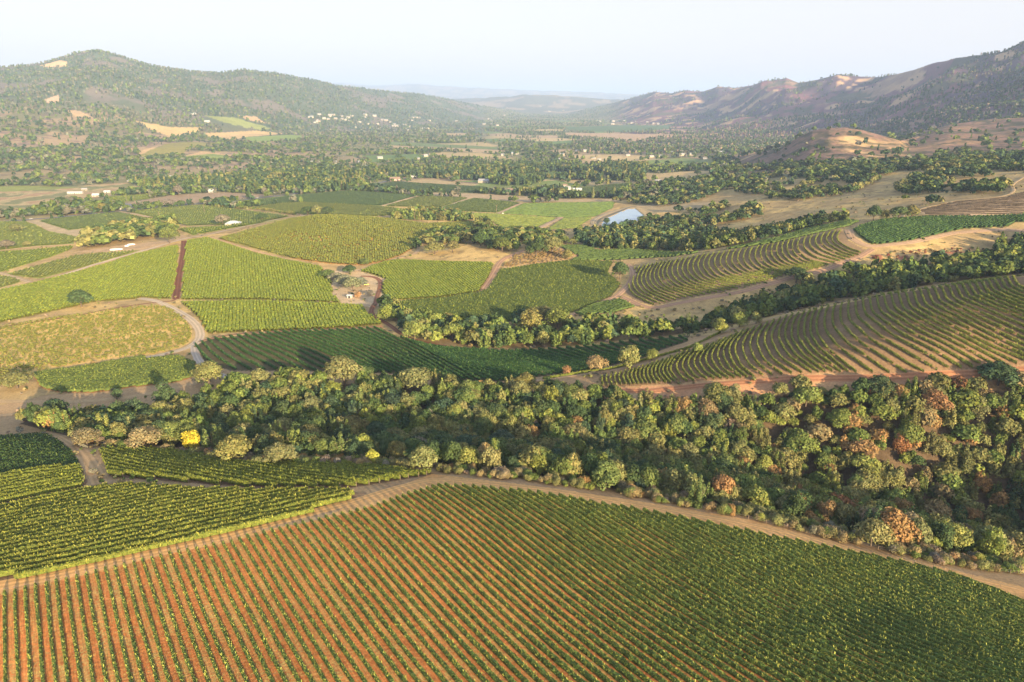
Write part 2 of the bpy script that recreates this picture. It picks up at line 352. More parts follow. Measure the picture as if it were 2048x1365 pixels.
BARE = [  # outline, colour, (tree-free)
 ("(148,505)(195,497)(254,489)(322,483)(352,476)(352,466)(381,476)(352,483)(279,502)(176,505)", (.55,.37,.20)),
 ("(74,440)(140,449)(152,460)(230,455)(150,475)(110,470)(80,452)(50,443)", (.50,.38,.22)),
 ("(-150,385)(0,381)(171,371)(253,366)(300,380)(239,388)(137,405)(68,422)(0,426)(-150,440)", (.46,.35,.18)),
 ("(239,409)(342,391)(444,385)(554,391)(444,402)(290,414)", (.38,.27,.165)),
 ("(866,361)(955,366)(959,368)(873,364)", (.20,.13,.13)),
 ("(805,361)(860,359)(959,369)(942,373)(805,364)", (.45,.34,.18)),
 ("(767,291)(990,300)(1020,303)(1010,308)(839,299)(790,296)", (.46,.34,.20)),
 ("(884,267)(935,267)(928,274)(900,274)", (.48,.35,.20)),
 ("(976,270)(1123,272)(1113,277)(1024,275)", (.46,.33,.20)),
 ("(1130,266)(1250,268)(1353,270)(1308,275)(1266,284)(1200,278)(1130,273)", (.48,.33,.20)),
 ("(1123,318)(1250,325)(1320,336)(1200,330)(1040,312)", (.42,.31,.18)),
 ("(1284,355)(1334,346)(1393,342)(1428,343)(1393,351)(1354,361)(1295,359)", (.56,.40,.19)),
 ("(267,241)(342,255)(410,255)(393,265)(342,275)(297,258)", (.58,.41,.18)),
 ("(475,231)(513,234)(533,248)(496,241)", (.50,.34,.19)),
 ("(410,267)(513,262)(578,268)(496,274)(461,282)(420,276)", (.54,.38,.18)),
 ("(130,221)(160,222)(191,238)(150,234)", (.50,.35,.19)),
 ("(79,132)(120,121)(135,125)(133,133)(100,135)", (.62,.43,.24)),
 ("(89,200)(116,190)(120,207)(100,208)", (.50,.36,.24)),
 ("(273,304)(318,292)(310,298)(280,310)", (.56,.38,.19)),
 ("(359,315)(403,303)(478,313)(420,309)", (.56,.38,.19)),
 ("(986,359)(1130,360)(1060,364)(1000,363)", (.45,.34,.19)),
 ("(160,437)(220,437)(250,447)(180,452)", (.32,.30,.12)),
 ("(740,382)(1040,404)(1240,404)(1240,398)(1120,398)(960,388)(840,385)(740,379)", (.46,.34,.20)),
]
ROADS = [ # (points, width m, colour, name, label)
 ("(-150,617)(0,580)(98,560)(195,528)(283,503)(352,483)(381,475)(420,470)(478,456)(564,438)(632,429)(655,431)", 5.5, (.60,.47,.33), "dirt_road", None),
 ("(368,482)(367,505)(362,530)(357,556)(352,599)", 6.5, (.22,.09,.05), "dirt_road", None),
 ("(352,599)(345,603)(280,609)(200,622)(143,634)(0,655)(-150,692)", 2.6, (.24,.12,.07), "farm_track", None),
 ("(280,597)(325,606)(359,624)(386,643)(400,660)(401,677)(388,691)(359,702)(325,710)(290,717)", 6.2, (.60,.47,.32), "gravel_road", None),
 ("(388,691)(392,712)(402,728)(425,742)(470,765)(520,780)", 5.0, (.50,.42,.34), "gravel_road", None),
 ("(398,684)(430,675)(478,668)(550,664)(615,661)(700,657)(765,653)", 3.4, (.36,.18,.10), "farm_track", None),
 ("(363,603)(506,602)(600,605)(683,609)", 3.0, (.50,.32,.17), "farm_track", None),
 ("(420,474)(478,494)(547,513)(598,525)(639,533)(650,541)", 4.0, (.55,.36,.19), "farm_track", None),
 ("(722,553)(746,554)(760,560)(762,572)(755,591)(752,607)(741,622)(746,632)(761,641)(783,653)(800,668)(832,682)(890,693)(960,700)", 4.6, (.27,.13,.075), "dirt_road", None),
 ("(710,544)(727,538)(761,527)(790,518)(820,512)(836,505)(836,492)(843,484)(866,470)(890,462)(935,457)(1010,461)(1040,462)", 4.0, (.50,.35,.20), "farm_track", None),
 ("(960,586)(975,565)(990,542)(1000,522)(1027,510)(1061,498)(1106,493)(1133,503)(1156,512)", 6.5, (.46,.28,.17), "dirt_road", None),
 ("(1254,529)(1268,543)(1262,564)(1240,590)(1212,603)(1183,616)(1150,630)(1130,636)", 6.0, (.50,.31,.19), "dirt_road", None),
 ("(1240,592)(1283,613)(1310,618)(1366,605)(1490,583)(1573,558)(1640,544)(1720,515)(1745,499)", 5.5, (.42,.26,.165), "farm_track", None),
 ("(1697,460)(1703,478)(1734,495)(1821,486)(1904,467)(2007,459)(2048,463)(2200,470)", 7.0, (.50,.33,.20), "dirt_road", None),
 ("(976,772)(1044,766)(1078,761)(1215,743)(1304,725)(1386,692)(1448,664)(1531,641)(1697,602)(1863,573)(2048,550)", 3.0, (.46,.32,.19), "farm_track", None),
 ("(1090,767)(1200,782)(1304,783)(1407,772)(1490,766)(1593,758)(1750,757)(1966,748)(2048,740)(2200,730)", 4.2, (.40,.19,.10), "dirt_road", None),
 ("(-150,455)(0,444)(98,437)(195,427)(254,421)(400,408)(478,402)(554,392)(620,385)(700,378)(740,371)(771,363)(822,356)", 11.0, (.20,.20,.21), "highway", None),
 ("(250,421)(262,415)(262,409)(235,408)", 12.0, (.24,.24,.25), "side_road", None),
 ("(241,424)(300,435)(372,452)", 5.0, (.52,.38,.24), "farm_track", None),
 ("(-150,510)(0,502)(70,494)(147,489)", 4.0, (.52,.38,.22), "farm_track", None),
 ("(-30,542)(0,547)(30,556)(62,566)", 7.0, (.52,.38,.22), "farm_track", None),
 ("(762,413)(836,392)", 7.0, (.50,.37,.23), "farm_track", None),
 ("(882,417)(944,395)", 7.0, (.50,.37,.23), "farm_track", None),
 ("(995,428)(1042,407)", 7.0, (.50,.37,.23), "farm_track", None),
 ("(1068,460)(1122,435)", 9.0, (.50,.36,.23), "farm_track", None),
 ("(1060,385)(1085,378)(1100,373)", 8.0, (.55,.42,.27), "side_road", None),
 ("(1195,452)(1185,447)(1192,438)(1212,428)(1240,420)(1262,415)(1300,412)", 9.0, (.47,.37,.23), "farm_track", None),
 ("(2048,355)(2020,370)(2030,385)(2000,395)(1905,403)(1835,420)(1800,436)", 4.0, (.52,.37,.2), "farm_track", None),
]
POND = "(1204,451)(1209,441)(1237,430)(1256,421)(1270,419)(1286,430)(1288,434)(1276,441)(1252,447)(1225,456)(1209,456)"
WOODS = dict(
 canyon="(40,848)(150,876)(200,886)(330,892)(430,906)(520,916)(740,924)(870,932)(1000,948)(1100,958)(1200,970)(1330,994)(1500,1020)(1650,1056)(1750,1082)(1880,1106)(2048,1130)(2200,1160)(2450,1210)(2450,800)(2200,790)(2048,785)(1960,782)(1850,786)(1700,782)(1600,788)(1480,800)(1350,812)(1230,802)(1150,788)(1050,782)(960,782)(880,772)(780,765)(700,768)(640,772)(560,768)(480,775)(420,800)(350,830)(200,838)(60,838)",
 middle="(760,615)(800,655)(850,688)(900,692)(1010,700)(1147,692)(1249,680)(1380,668)(1450,652)(1531,635)(1697,598)(1863,570)(2048,548)(2200,535)(2200,465)(2048,474)(2000,492)(1960,522)(1850,532)(1700,545)(1640,562)(1560,592)(1450,634)(1400,655)(1330,660)(1250,655)(1150,650)(1120,640)(1010,650)(930,655)(880,640)(830,640)(785,612)",
 knoll="(835,500)(870,488)(950,490)(1000,508)(1050,500)(1110,490)(1170,494)(1120,475)(1060,468)(960,466)(880,468)(835,478)",
 band="(1170,492)(1200,500)(1383,505)(1500,487)(1614,457)(1690,440)(1640,437)(1560,460)(1480,476)(1430,466)(1350,458)(1290,450)(1215,462)(1150,468)",
 slope_low="(1290,442)(1350,455)(1430,452)(1530,433)(1500,405)(1430,415)(1350,425)(1290,435)",
 slope_mid="(1215,402)(1300,415)(1370,410)(1420,395)(1460,370)(1400,355)(1350,368)(1270,382)",
 slope_high="(1470,385)(1530,398)(1600,402)(1700,390)(1760,360)(1800,343)(1700,325)(1550,335)(1420,350)(1460,365)",
 oaks_right="(1790,375)(1800,402)(1880,412)(1905,392)(2000,388)(2020,362)(1960,340)(1850,340)",
 belt="(1440,352)(1600,340)(1800,342)(2048,345)(2200,345)(2200,318)(2048,316)(1800,322)(1600,328)(1440,338)",
 gully="(775,440)(800,430)(850,424)(900,430)(940,436)(988,455)(975,466)(945,452)(900,442)(830,441)",
 copse="(160,500)(235,492)(290,478)(350,472)(350,452)(290,450)(230,460)(170,480)",
)
FREG = {k: region(pp(v[0])) for k, v in FIELDS.items()}
FARREG = [(region(pp(s)), (min(.3, c[0]*2.0), min(.36, c[1]*1.65), c[2]*1.3)) for s, c in FARFIELDS]
BREG = [(region(pp(s)), c) for s, c in BARE]
WREG = {k: region(pp(v)) for k, v in WOODS.items()}
pond = region(pp(POND))
RPATH = [(smooth_line(path(pp(s), 30), 2), w, c, n) for s, w, c, n, _ in ROADS]

# hollow for the pond
pz = float(np.median(H(pond[:, 0], pond[:, 1])))-CAM_Z-0.4
pm = (np.abs(AA) < RAD(40)) & (RR > 500) & (RR < 1800)
big = pond.mean(0)+(pond-pond.mean(0))*1.25
ib = inside(XX, YY, big) & pm; Z[ib] = Z[ib]*0.25+(pz+0.6)*0.75
ip = inside(XX, YY, pond) & pm; Z[ip] = pz-1.6

# ------------------------------------------------------------------ base colour of the ground (what the soil, grass and scorched slopes are made of)
N1 = fbm(XX/38, YY/38, 4, 51); N2 = fbm(XX/9, YY/9, 3, 52); N3 = fbm(XX/170, YY/170, 4, 53)
col = np.empty(Z.shape+(3,), np.float32)
def mixc(mask, c, k=1.0):
    global col
    m = (mask*k)[..., None].astype(np.float32)
    col = col*(1-m)+np.array(c, np.float32)*m
def ss(x, a, b):
    t = np.clip((x-a)/(b-a), 0, 1); return t*t*(3-2*t)
DEG = np.degrees(AA)
col[:] = (.46, .32, .145)                                        # dry summer grass
mixc(ss(N1, .45, .65), (.60, .42, .17)); mixc(ss(N2, .50, .68), (.30, .21, .10), .7)
near = RR < 420
mixc(near*1.0, (.40, .25, .14), .75)
mixc((near & (DEG < -12))*1.0, (.43, .29, .155), .8)
# valley floor under the far trees
vf = ss(RR, 1150, 1500)
mixc(vf, (.16, .17, .08), .85)
mixc(vf*ss(N3, .5, .62), (.30, .26, .13), .5)
mixc(vf*ss(N1, .56, .7), (.10, .13, .05), .8)
PX = XX*.91+YY*.41+60*(vnoise(YY/500, XX/500, 3)-.5); PY = -XX*.41+YY*.91
def cells(x, y):
    px_ = x*.91+y*.41; py_ = -x*.41+y*.91
    sy = np.floor(py_/330); px_ = px_+_hash(sy, sy*0, 4)*300
    sx = np.floor(px_/260); return _hash(sx, sy, 6), _hash(sx, sy, 7), (px_/260-sx), (py_/330-sy)
CH, CK, CX, CY = cells(XX, YY)
central = ss(RR, 1500, 1700)*ss(-RR, -8500, -7000)*ss(DEG, -15, -12)*ss(-DEG, -17, -14)
PATCH = [(.20, .26, .08), (.46, .35, .18), (.15, .22, .07), (.40, .29, .17), (.24, .28, .10), (.52, .39, .20)]
for k_ in range(6): mixc(central*(CH < .40)*(np.floor(CK*5.999) == k_), PATCH[k_], .95)
left_hill = ss(-DEG, 12, 18)*ss(RR, 1900, 2500)*ss(-RR, -5200, -3600)
mixc(left_hill*ss(N3, .44, .56), (.40, .28, .16), .9); mixc(left_hill*ss(N1, .52, .62), (.20, .14, .12), .7)
lm = ss(-DEG, 1, 3)*ss(RR, 3500, 4300)
mixc(lm, (.095, .125, .080)); mixc(lm*ss(N3, .56, .64), (.20, .165, .145), .8)
rm = ss(DEG, 7, 10)*ss(RR, 2500, 3200)
M1 = fbm(XX/420, YY/420, 5, 61); M2 = fbm(XX/130, YY/130, 4, 62)
mixc(rm, (.10, .065, .09)); mixc(rm*ss(M1, .44, .54), (.21, .10, .11), .9); mixc(rm*ss(M2, .62, .68), (.58, .38, .21), .85); mixc(rm*ss(M1, .62, .70), (.42, .28, .17), .7)
mixc(rm*ss(-M2, -.42, -.36), (.08, .095, .055), .8)
sh = ss(DEG, 16, 19)*ss(RR, 1380, 1550)*ss(-RR, -2800, -2500)
mixc(sh, (.25, .15, .11)); mixc(sh*ss(M2, .48, .56), (.34, .21, .12), .8); mixc(sh*ss(N2, .52, .62), (.12, .11, .06), .6); mixc(sh*ss(M2, .60, .66)*ss(-DEG, -30, -26), (.52, .35, .17), .9); mixc(sh*ss(N1, .56, .64), (.06, .07, .035), .7)
far = ss(RR, 10500, 11500); mixc(far, (.13, .13, .09)); mixc(far*ss(M1, .52, .6), (.38, .28, .18), .8)

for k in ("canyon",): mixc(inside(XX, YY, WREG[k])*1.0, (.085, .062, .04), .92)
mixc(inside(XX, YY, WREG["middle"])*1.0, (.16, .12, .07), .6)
redp = region(pp("(1740,512)(1840,505)(1960,500)(2000,515)(1950,540)(1850,540)(1760,530)"))
mixc(inside(XX, YY, redp)*ss(N2, .45, .6), (.30, .10, .07), .8)
pinkp = region(pp("(1060,772)(1200,778)(1304,773)(1490,761)(1593,752)(1759,752)(1966,740)(2048,732)(2250,718)(2250,770)(2048,768)(1800,775)(1600,775)(1480,795)(1340,805)(1230,800)(1120,785)"))
mixc(inside(XX, YY, pinkp)*1.0, (.46, .24, .13), .85); mixc(inside(XX, YY, pinkp)*ss(N2, .5, .65), (.50, .35, .19), .8)
shore = region(pp("(1180,452)(1190,438)(1215,425)(1262,412)(1310,408)(1420,405)(1420,415)(1300,428)(1295,440)(1250,458)(1200,462)"))
mixc(inside(XX, YY, shore)*1.0, (.40, .31, .18), .9)
isle = region(pp("(660,545)(690,538)(722,540)(745,548)(765,555)(778,560)(769,568)(767,590)(787,604)(760,612)(740,615)(722,613)(690,610)(675,601)(664,590)(666,578)(658,562)"))
mixc(inside(XX, YY, isle)*1.0, (.54, .40, .24))
for pg, c in BREG:
    m = inside(XX, YY, pg)*1.0; mixc(m, c); mixc(m*ss(N2, .55, .7), tuple(x*.8 for x in c), .6)
left_field = region(pp(BARE[2][0])); mixc(inside(XX, YY, left_field)*ss(N1, .5, .56), (.17, .19, .08), .8); mixc(inside(XX, YY, left_field)*ss(-N1, -.42, -.36), (.38, .22, .13), .7)
for pg, c in FARREG:
    m = inside(XX, YY, pg)*1.0; mixc(m, c); mixc(m*ss(N1, .5, .62), tuple(x*.82 for x in c), .7)
for k, (s, vine, soil) in FIELDS.items():
    m = inside(XX, YY, FREG[k])*1.0; mixc(m, soil); mixc(m*ss(N1, .5, .66), tuple(min(1, x*1.18) for x in soil), .7)
hred = inside(XX, YY, FREG["h1"])*ss(N3+0.25*N1, .60, .70); mixc(hred, (.56, .30, .12), .9)
m20 = inside(XX, YY, FREG["f20"])
tilt = ss(DEG, 12, 24)*ss(-RR, -350, -300); mixc(m20*tilt, (.40, .17, .09), .8)
# straight strips of mulch and bare red soil alternate between the rows of the near field
f1mask = inside(XX, YY, region(pp("(-160,1195)(0,1172)(340,1095)(640,1040)(720,1000)(865,948)(1100,976)(1300,1006)(1500,1040)(1740,1104)(1885,1135)(2048,1175)(2300,1240)(2300,1600)(-160,1600)"))) & (RR < 300)
f1in = inside(XX, YY, FREG["f1"])
edge = f1mask & ~f1in
mixc(edge*1.0, (.72, .41, .16)); mixc(edge*ss(N2, .5, .7), (.60, .31, .12), .6)

def new_mesh(name, verts, faces_flat, nper, cols=None, smooth=False):
    me = bpy.data.meshes.new(name)
    nf = len(faces_flat)//nper
    me.vertices.add(len(verts)); me.vertices.foreach_set("co", np.ascontiguousarray(verts, np.float32).ravel())
    me.loops.add(len(faces_flat)); me.loops.foreach_set("vertex_index", np.ascontiguousarray(faces_flat, np.int32).ravel())
    me.polygons.add(nf); me.polygons.foreach_set("loop_start", np.arange(0, nf*nper, nper, dtype=np.int32))
    me.update(calc_edges=True)
    if smooth: me.polygons.foreach_set("use_smooth", np.ones(nf, bool))
    if cols is not None:
        dom = 'POINT' if len(cols) == len(verts) and len(cols) != nf else 'FACE'
        at = me.attributes.new("col", 'FLOAT_COLOR', dom)
        c4 = np.ones((len(cols), 4), np.float32); c4[:, :3] = cols
        at.data.foreach_set("color", c4.ravel())
    return me
def link(name, me, mat=None, parent=None, loc=None):
    o = bpy.data.objects.new(name, me); scene.collection.objects.link(o)
    if mat is not None: me.materials.append(mat)
    if parent is not None: o.parent = parent
    if loc is not None: o.location = loc
    return o
def tag(o, label=None, cat=None, group=None, kind=None):
    if label: o["label"] = label
    if cat: o["category"] = cat
    if group: o["group"] = group
    if kind: o["kind"] = kind
    return o

# ------------------------------------------------------------------ materials
def principled(name, rough=0.9, spec=0.2):
    m = bpy.data.materials.new(name); m.use_nodes = True
    nt = m.node_tree; b = nt.nodes["Principled BSDF"]
    b.inputs["Roughness"].default_value = rough
    b.inputs["Specular IOR Level"].default_value = spec
    return m, nt, b
def N(nt, t, **kw):
    n = nt.nodes.new(t)
    for k, v in kw.items(): setattr(n, k, v)
    return n
def noise_mul(nt, src, scale, lo, hi, detail=4, coord=None):
    """multiply a colour by procedural noise between lo and hi"""
    nz = N(nt, "ShaderNodeTexNoise"); nz.inputs["Scale"].default_value = scale; nz.inputs["Detail"].default_value = detail
    if coord is None:
        coord = N(nt, "ShaderNodeNewGeometry").outputs["Position"]
    nt.links.new(coord, nz.inputs["Vector"])
    mr = N(nt, "ShaderNodeMapRange"); mr.inputs["From Min"].default_value = .3; mr.inputs["From Max"].default_value = .7
    mr.inputs["To Min"].default_value = lo; mr.inputs["To Max"].default_value = hi
    nt.links.new(nz.outputs[0], mr.inputs["Value"])
    vm = N(nt, "ShaderNodeVectorMath", operation='SCALE')
    nt.links.new(src, vm.inputs[0]); nt.links.new(mr.outputs[0], vm.inputs["Scale"])
    return vm.outputs[0]
def attr_mat(name, noises, rough=.95, spec=.1, transl=0.0, objcol=False, bump=None):
    m, nt, b = principled(name, rough, spec)
    a = N(nt, "ShaderNodeAttribute", attribute_name="col"); c = a.outputs["Color"]
    if objcol:
        oi = N(nt, "ShaderNodeObjectInfo"); mx = N(nt, "ShaderNodeMix", data_type='RGBA', blend_type='MULTIPLY')
        mx.inputs[0].default_value = 1.0
        nt.links.new(c, mx.inputs[6]); nt.links.new(oi.outputs["Color"], mx.inputs[7]); c = mx.outputs[2]
    for s, lo, hi in noises: c = noise_mul(nt, c, s, lo, hi)
    nt.links.new(c, b.inputs["Base Color"])
    if bump:
        nz = N(nt, "ShaderNodeTexNoise"); nz.inputs["Scale"].default_value = bump[0]; nz.inputs["Detail"].default_value = 5
        nt.links.new(N(nt, "ShaderNodeNewGeometry").outputs["Position"], nz.inputs["Vector"])
        bp = N(nt, "ShaderNodeBump"); bp.inputs["Strength"].default_value = bump[1]; bp.inputs["Distance"].default_value = bump[2]
        nt.links.new(nz.outputs[0], bp.inputs["Height"]); nt.links.new(bp.outputs[0], b.inputs["Normal"])
    if transl > 0:
        tr = N(nt, "ShaderNodeBsdfTranslucent"); ms = N(nt, "ShaderNodeMixShader"); ms.inputs[0].default_value = transl
        nt.links.new(c, tr.inputs["Color"]); nt.links.new(b.outputs[0], ms.inputs[1]); nt.links.new(tr.outputs[0], ms.inputs[2])
        nt.links.new(ms.outputs[0], nt.nodes["Material Output"].inputs["Surface"])
    return m
def plain_mat(name, c, rough=.7, noise=(3.0, .85, 1.1)):
    m, nt, b = principled(name, rough, .3)
    rgb = N(nt, "ShaderNodeRGB"); rgb.outputs[0].default_value = (*c, 1)
    nt.links.new(noise_mul(nt, rgb.outputs[0], *noise), b.inputs["Base Color"])
    return m

ground_mat = attr_mat("ground_soil_and_grass", [(.9, .80, 1.2), (.13, .88, 1.14), (4.0, .86, 1.14)], bump=(1.3, .5, .25))
leaf_mat = attr_mat("tree_leaves", [(.5, .75, 1.25)], rough=.75, spec=.25, transl=.12, objcol=True)
vine_mat = attr_mat("vine_leaves", [(.6, .8, 1.2)], rough=.75, spec=.25, transl=.25)
far_mat = attr_mat("far_leaves", [(.05, .85, 1.15)], rough=.9, spec=.1, transl=.1)
bark_mat = plain_mat("bark", (.13, .10, .075), .9)
road_mats = {}

# ------------------------------------------------------------------ the ground as one sheet
na, nr = Z.shape
verts = np.stack([XX, YY, Z+CAM_Z], -1).reshape(-1, 3)
idx = np.arange(na*nr).reshape(na, nr)
quads = np.stack([idx[:-1, :-1], idx[:-1, 1:], idx[1:, 1:], idx[1:, :-1]], -1).reshape(-1)
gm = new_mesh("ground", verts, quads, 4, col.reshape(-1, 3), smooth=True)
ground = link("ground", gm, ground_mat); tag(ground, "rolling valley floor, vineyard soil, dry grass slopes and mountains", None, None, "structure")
# disc under the drone, closing the sheet
c_i = [i for i in range(na)]
dv = np.vstack([[[0, 0, float(Z[:, 0].mean())+CAM_Z]], verts[idx[:, 0]]])
df = np.array([[0, i+1, i+2] for i in range(na-1)]).ravel()
cap = link("ground_underneath", new_mesh("ground_underneath", dv, df, 3, np.tile([.4, .2, .1], (len(dv), 1)).astype(np.float32)), ground_mat)
tag(cap, "bare red soil directly under the viewpoint", None, None, "structure")
# ------------------------------------------------------------------ roads and tracks: sheets laid on the ground
def strip_mesh(name, P, w, c, lift, verge=None, closed=False):
    P = resample(P, max(1.2, w*.4))
    T = np.gradient(P, axis=0); T /= np.hypot(T[:, 0], T[:, 1])[:, None]+1e-9
    Nn = np.stack([-T[:, 1], T[:, 0]], 1)
    n = len(P); offs = np.array([-.5, -.36, -.2, 0, .2, .36, .5])
    wob = 1+0.22*(fbm(P[:, 0]/7, P[:, 1]/7, 2, 77)-.5)
    xy = P[:, None, :]+Nn[:, None, :]*(offs[None, :, None]*w*wob[:, None, None])
    r = np.hypot(xy[..., 0], xy[..., 1])
    z = H(xy[..., 0], xy[..., 1])+lift+r*.00022
    z[:, 0] -= lift*.8; z[:, -1] -= lift*.8
    v = np.concatenate([xy, z[..., None]], -1).reshape(-1, 3)
    k = len(offs); idn = np.arange(n*k).reshape(n, k)
    q = np.stack([idn[:-1, :-1], idn[1:, :-1], idn[1:, 1:], idn[:-1, 1:]], -1).reshape(-1)
    tone = np.array([.0, 1.0, .74, 1.12, .74, 1.0, .0])
    cc = np.empty((n, k, 3)); vg = verge or (.48, .33, .19)
    for j in range(k):
        base = np.array(c)*(tone[j] if tone[j] > 0 else 1)
        cc[:, j] = base if tone[j] > 0 else np.array(vg)*.5+np.array(c)*.5
    cc *= (0.88+0.26*fbm(xy[..., 0]/5, xy[..., 1]/5, 3, 78))[..., None]
    return new_mesh(name, v, q, 4, cc.reshape(-1, 3), smooth=True)
road_mat = attr_mat("packed_dirt", [(1.1, .88, 1.12), (6.0, .9, 1.1)], bump=(2.0, .4, .12))
for i, (P, w, c, nm) in enumerate(RPATH):
    o = link(nm, strip_mesh(nm, P, w, c, .05+.012*i, verge=c if nm == "highway" else None), road_mat); tag(o, kind="structure")
near_edge = smooth_line(path(pp("(-120,1200)(0,1171)(108,1152)(199,1130)(345,1098)(460,1070)(580,1037)(710,1003)(800,975)(865,960)(950,966)(1080,979)(1180,995)(1300,1015)(1450,1040)(1620,1078)(1750,1112)(1885,1145)(2048,1182)(2300,1250)"), 30), 2)
o = link("dirt_road", strip_mesh("dirt_road", near_edge, 4.6, (.74, .42, .165), .03), road_mat); tag(o, kind="structure")
o = link("farm_track", strip_mesh("farm_track", smooth_line(path(pp("(-120,1035)(0,1012)(83,994)(165,978)(200,970)(250,967)(331,973)(455,980)(540,985)(640,985)(730,990)"), 30), 2), 3.2, (.36, .235, .13), .045, verge=(.30, .19, .11)), road_mat); tag(o, kind="structure")
o = link("farm_track", strip_mesh("farm_track", smooth_line(path(pp("(118,872)(150,890)(172,915)(190,945)(200,968)"), 20), 2), 5.0, (.56, .36, .18), .05), road_mat); tag(o, kind="structure")
o = link("farm_track", strip_mesh("farm_track", smooth_line(path(pp("(-120,798)(0,803)(120,806)(240,798)(330,782)(400,765)"), 30), 2), 4.2, (.50, .35, .19), .05), road_mat); tag(o, kind="structure")
o = link("dirt_road", strip_mesh("dirt_road", smooth_line(path(pp("(-120,838)(0,832)(120,822)(200,812)"), 30), 2), 3.4, (.48, .34, .19), .05), road_mat); tag(o, kind="structure")

# pond
pc = pond.mean(0); pb = pc+(pond-pc)*1.12
pv = np.vstack([np.r_[pc, pz+CAM_Z-.1], np.c_[pb, np.full(len(pb), pz+CAM_Z-.1)]])
n = len(pb); pf = np.array([[0, i+1, (i+1) % n+1] for i in range(n)]).ravel()
wm, wnt, wb = principled("pond_water", .06, .5); wb.inputs["Base Color"].default_value = (.24, .36, .47, 1); wb.inputs["IOR"].default_value = 1.7
wz = N(wnt, "ShaderNodeTexNoise"); wz.inputs["Scale"].default_value = .35; wz.inputs["Detail"].default_value = 3
wnt.links.new(N(wnt, "ShaderNodeNewGeometry").outputs["Position"], wz.inputs["Vector"])
wbp = N(wnt, "ShaderNodeBump"); wbp.inputs["Strength"].default_value = .08; wbp.inputs["Distance"].default_value = .05
wnt.links.new(wz.outputs[0], wbp.inputs["Height"]); wnt.links.new(wbp.outputs[0], wb.inputs["Normal"])
water = link("water", new_mesh("water", pv, pf, 3), wm); tag(water, "small still pond between the vineyard and the oak slope", kind="structure")

# ------------------------------------------------------------------ vine rows
def straight_rows(reg, d, spacing, step, wob=0.25, phase=0.5):
    d = np.array(d, float); d /= np.hypot(*d); nn = np.array([-d[1], d[0]])
    s = reg@nn; t = reg@d; rows = []
    ts = np.arange(t.min(), t.max(), step)
    for k in np.arange(s.min()+spacing*phase, s.max(), spacing):
        kk = k+wob*(vnoise(ts/14, ts*0+k, 5)-.5)
        P = d[None]*ts[:, None]+nn[None]*kk[:, None]
        rows.append(P)
    return clip_rows(rows, reg)
def clip_rows(rows, reg, minlen=4):
    out = []
    if not rows: return out
    L = [len(p) for p in rows]; A = np.vstack(rows); m = inside(A[:, 0], A[:, 1], reg); k = 0
    for p, n in zip(rows, L):
        mm = m[k:k+n]; k += n
        e = np.flatnonzero(np.diff(np.r_[0, mm.astype(int), 0])); runs = [(a, b) for a, b in zip(e[::2], e[1::2]) if b-a >= minlen]
        if runs: out.append([p[a:b] for a, b in runs])
    return out
def guided_rows(reg, guides, counts, step):
    G = [resample(smooth_line(path(g, 25), 2), 1.0) for g in guides]
    K = 60; G = [np.stack([np.interp(np.linspace(0, len(g)-1, K), np.arange(len(g)), g[:, j]) for j in (0, 1)], 1) for g in G]
    rows = []
    for i, c in enumerate(counts):
        for k in range(c):
            t = k/c; rows.append(resample(G[i]*(1-t)+G[i+1]*t, step))
    rows.append(resample(G[-1], step))
    return clip_rows(rows, reg)
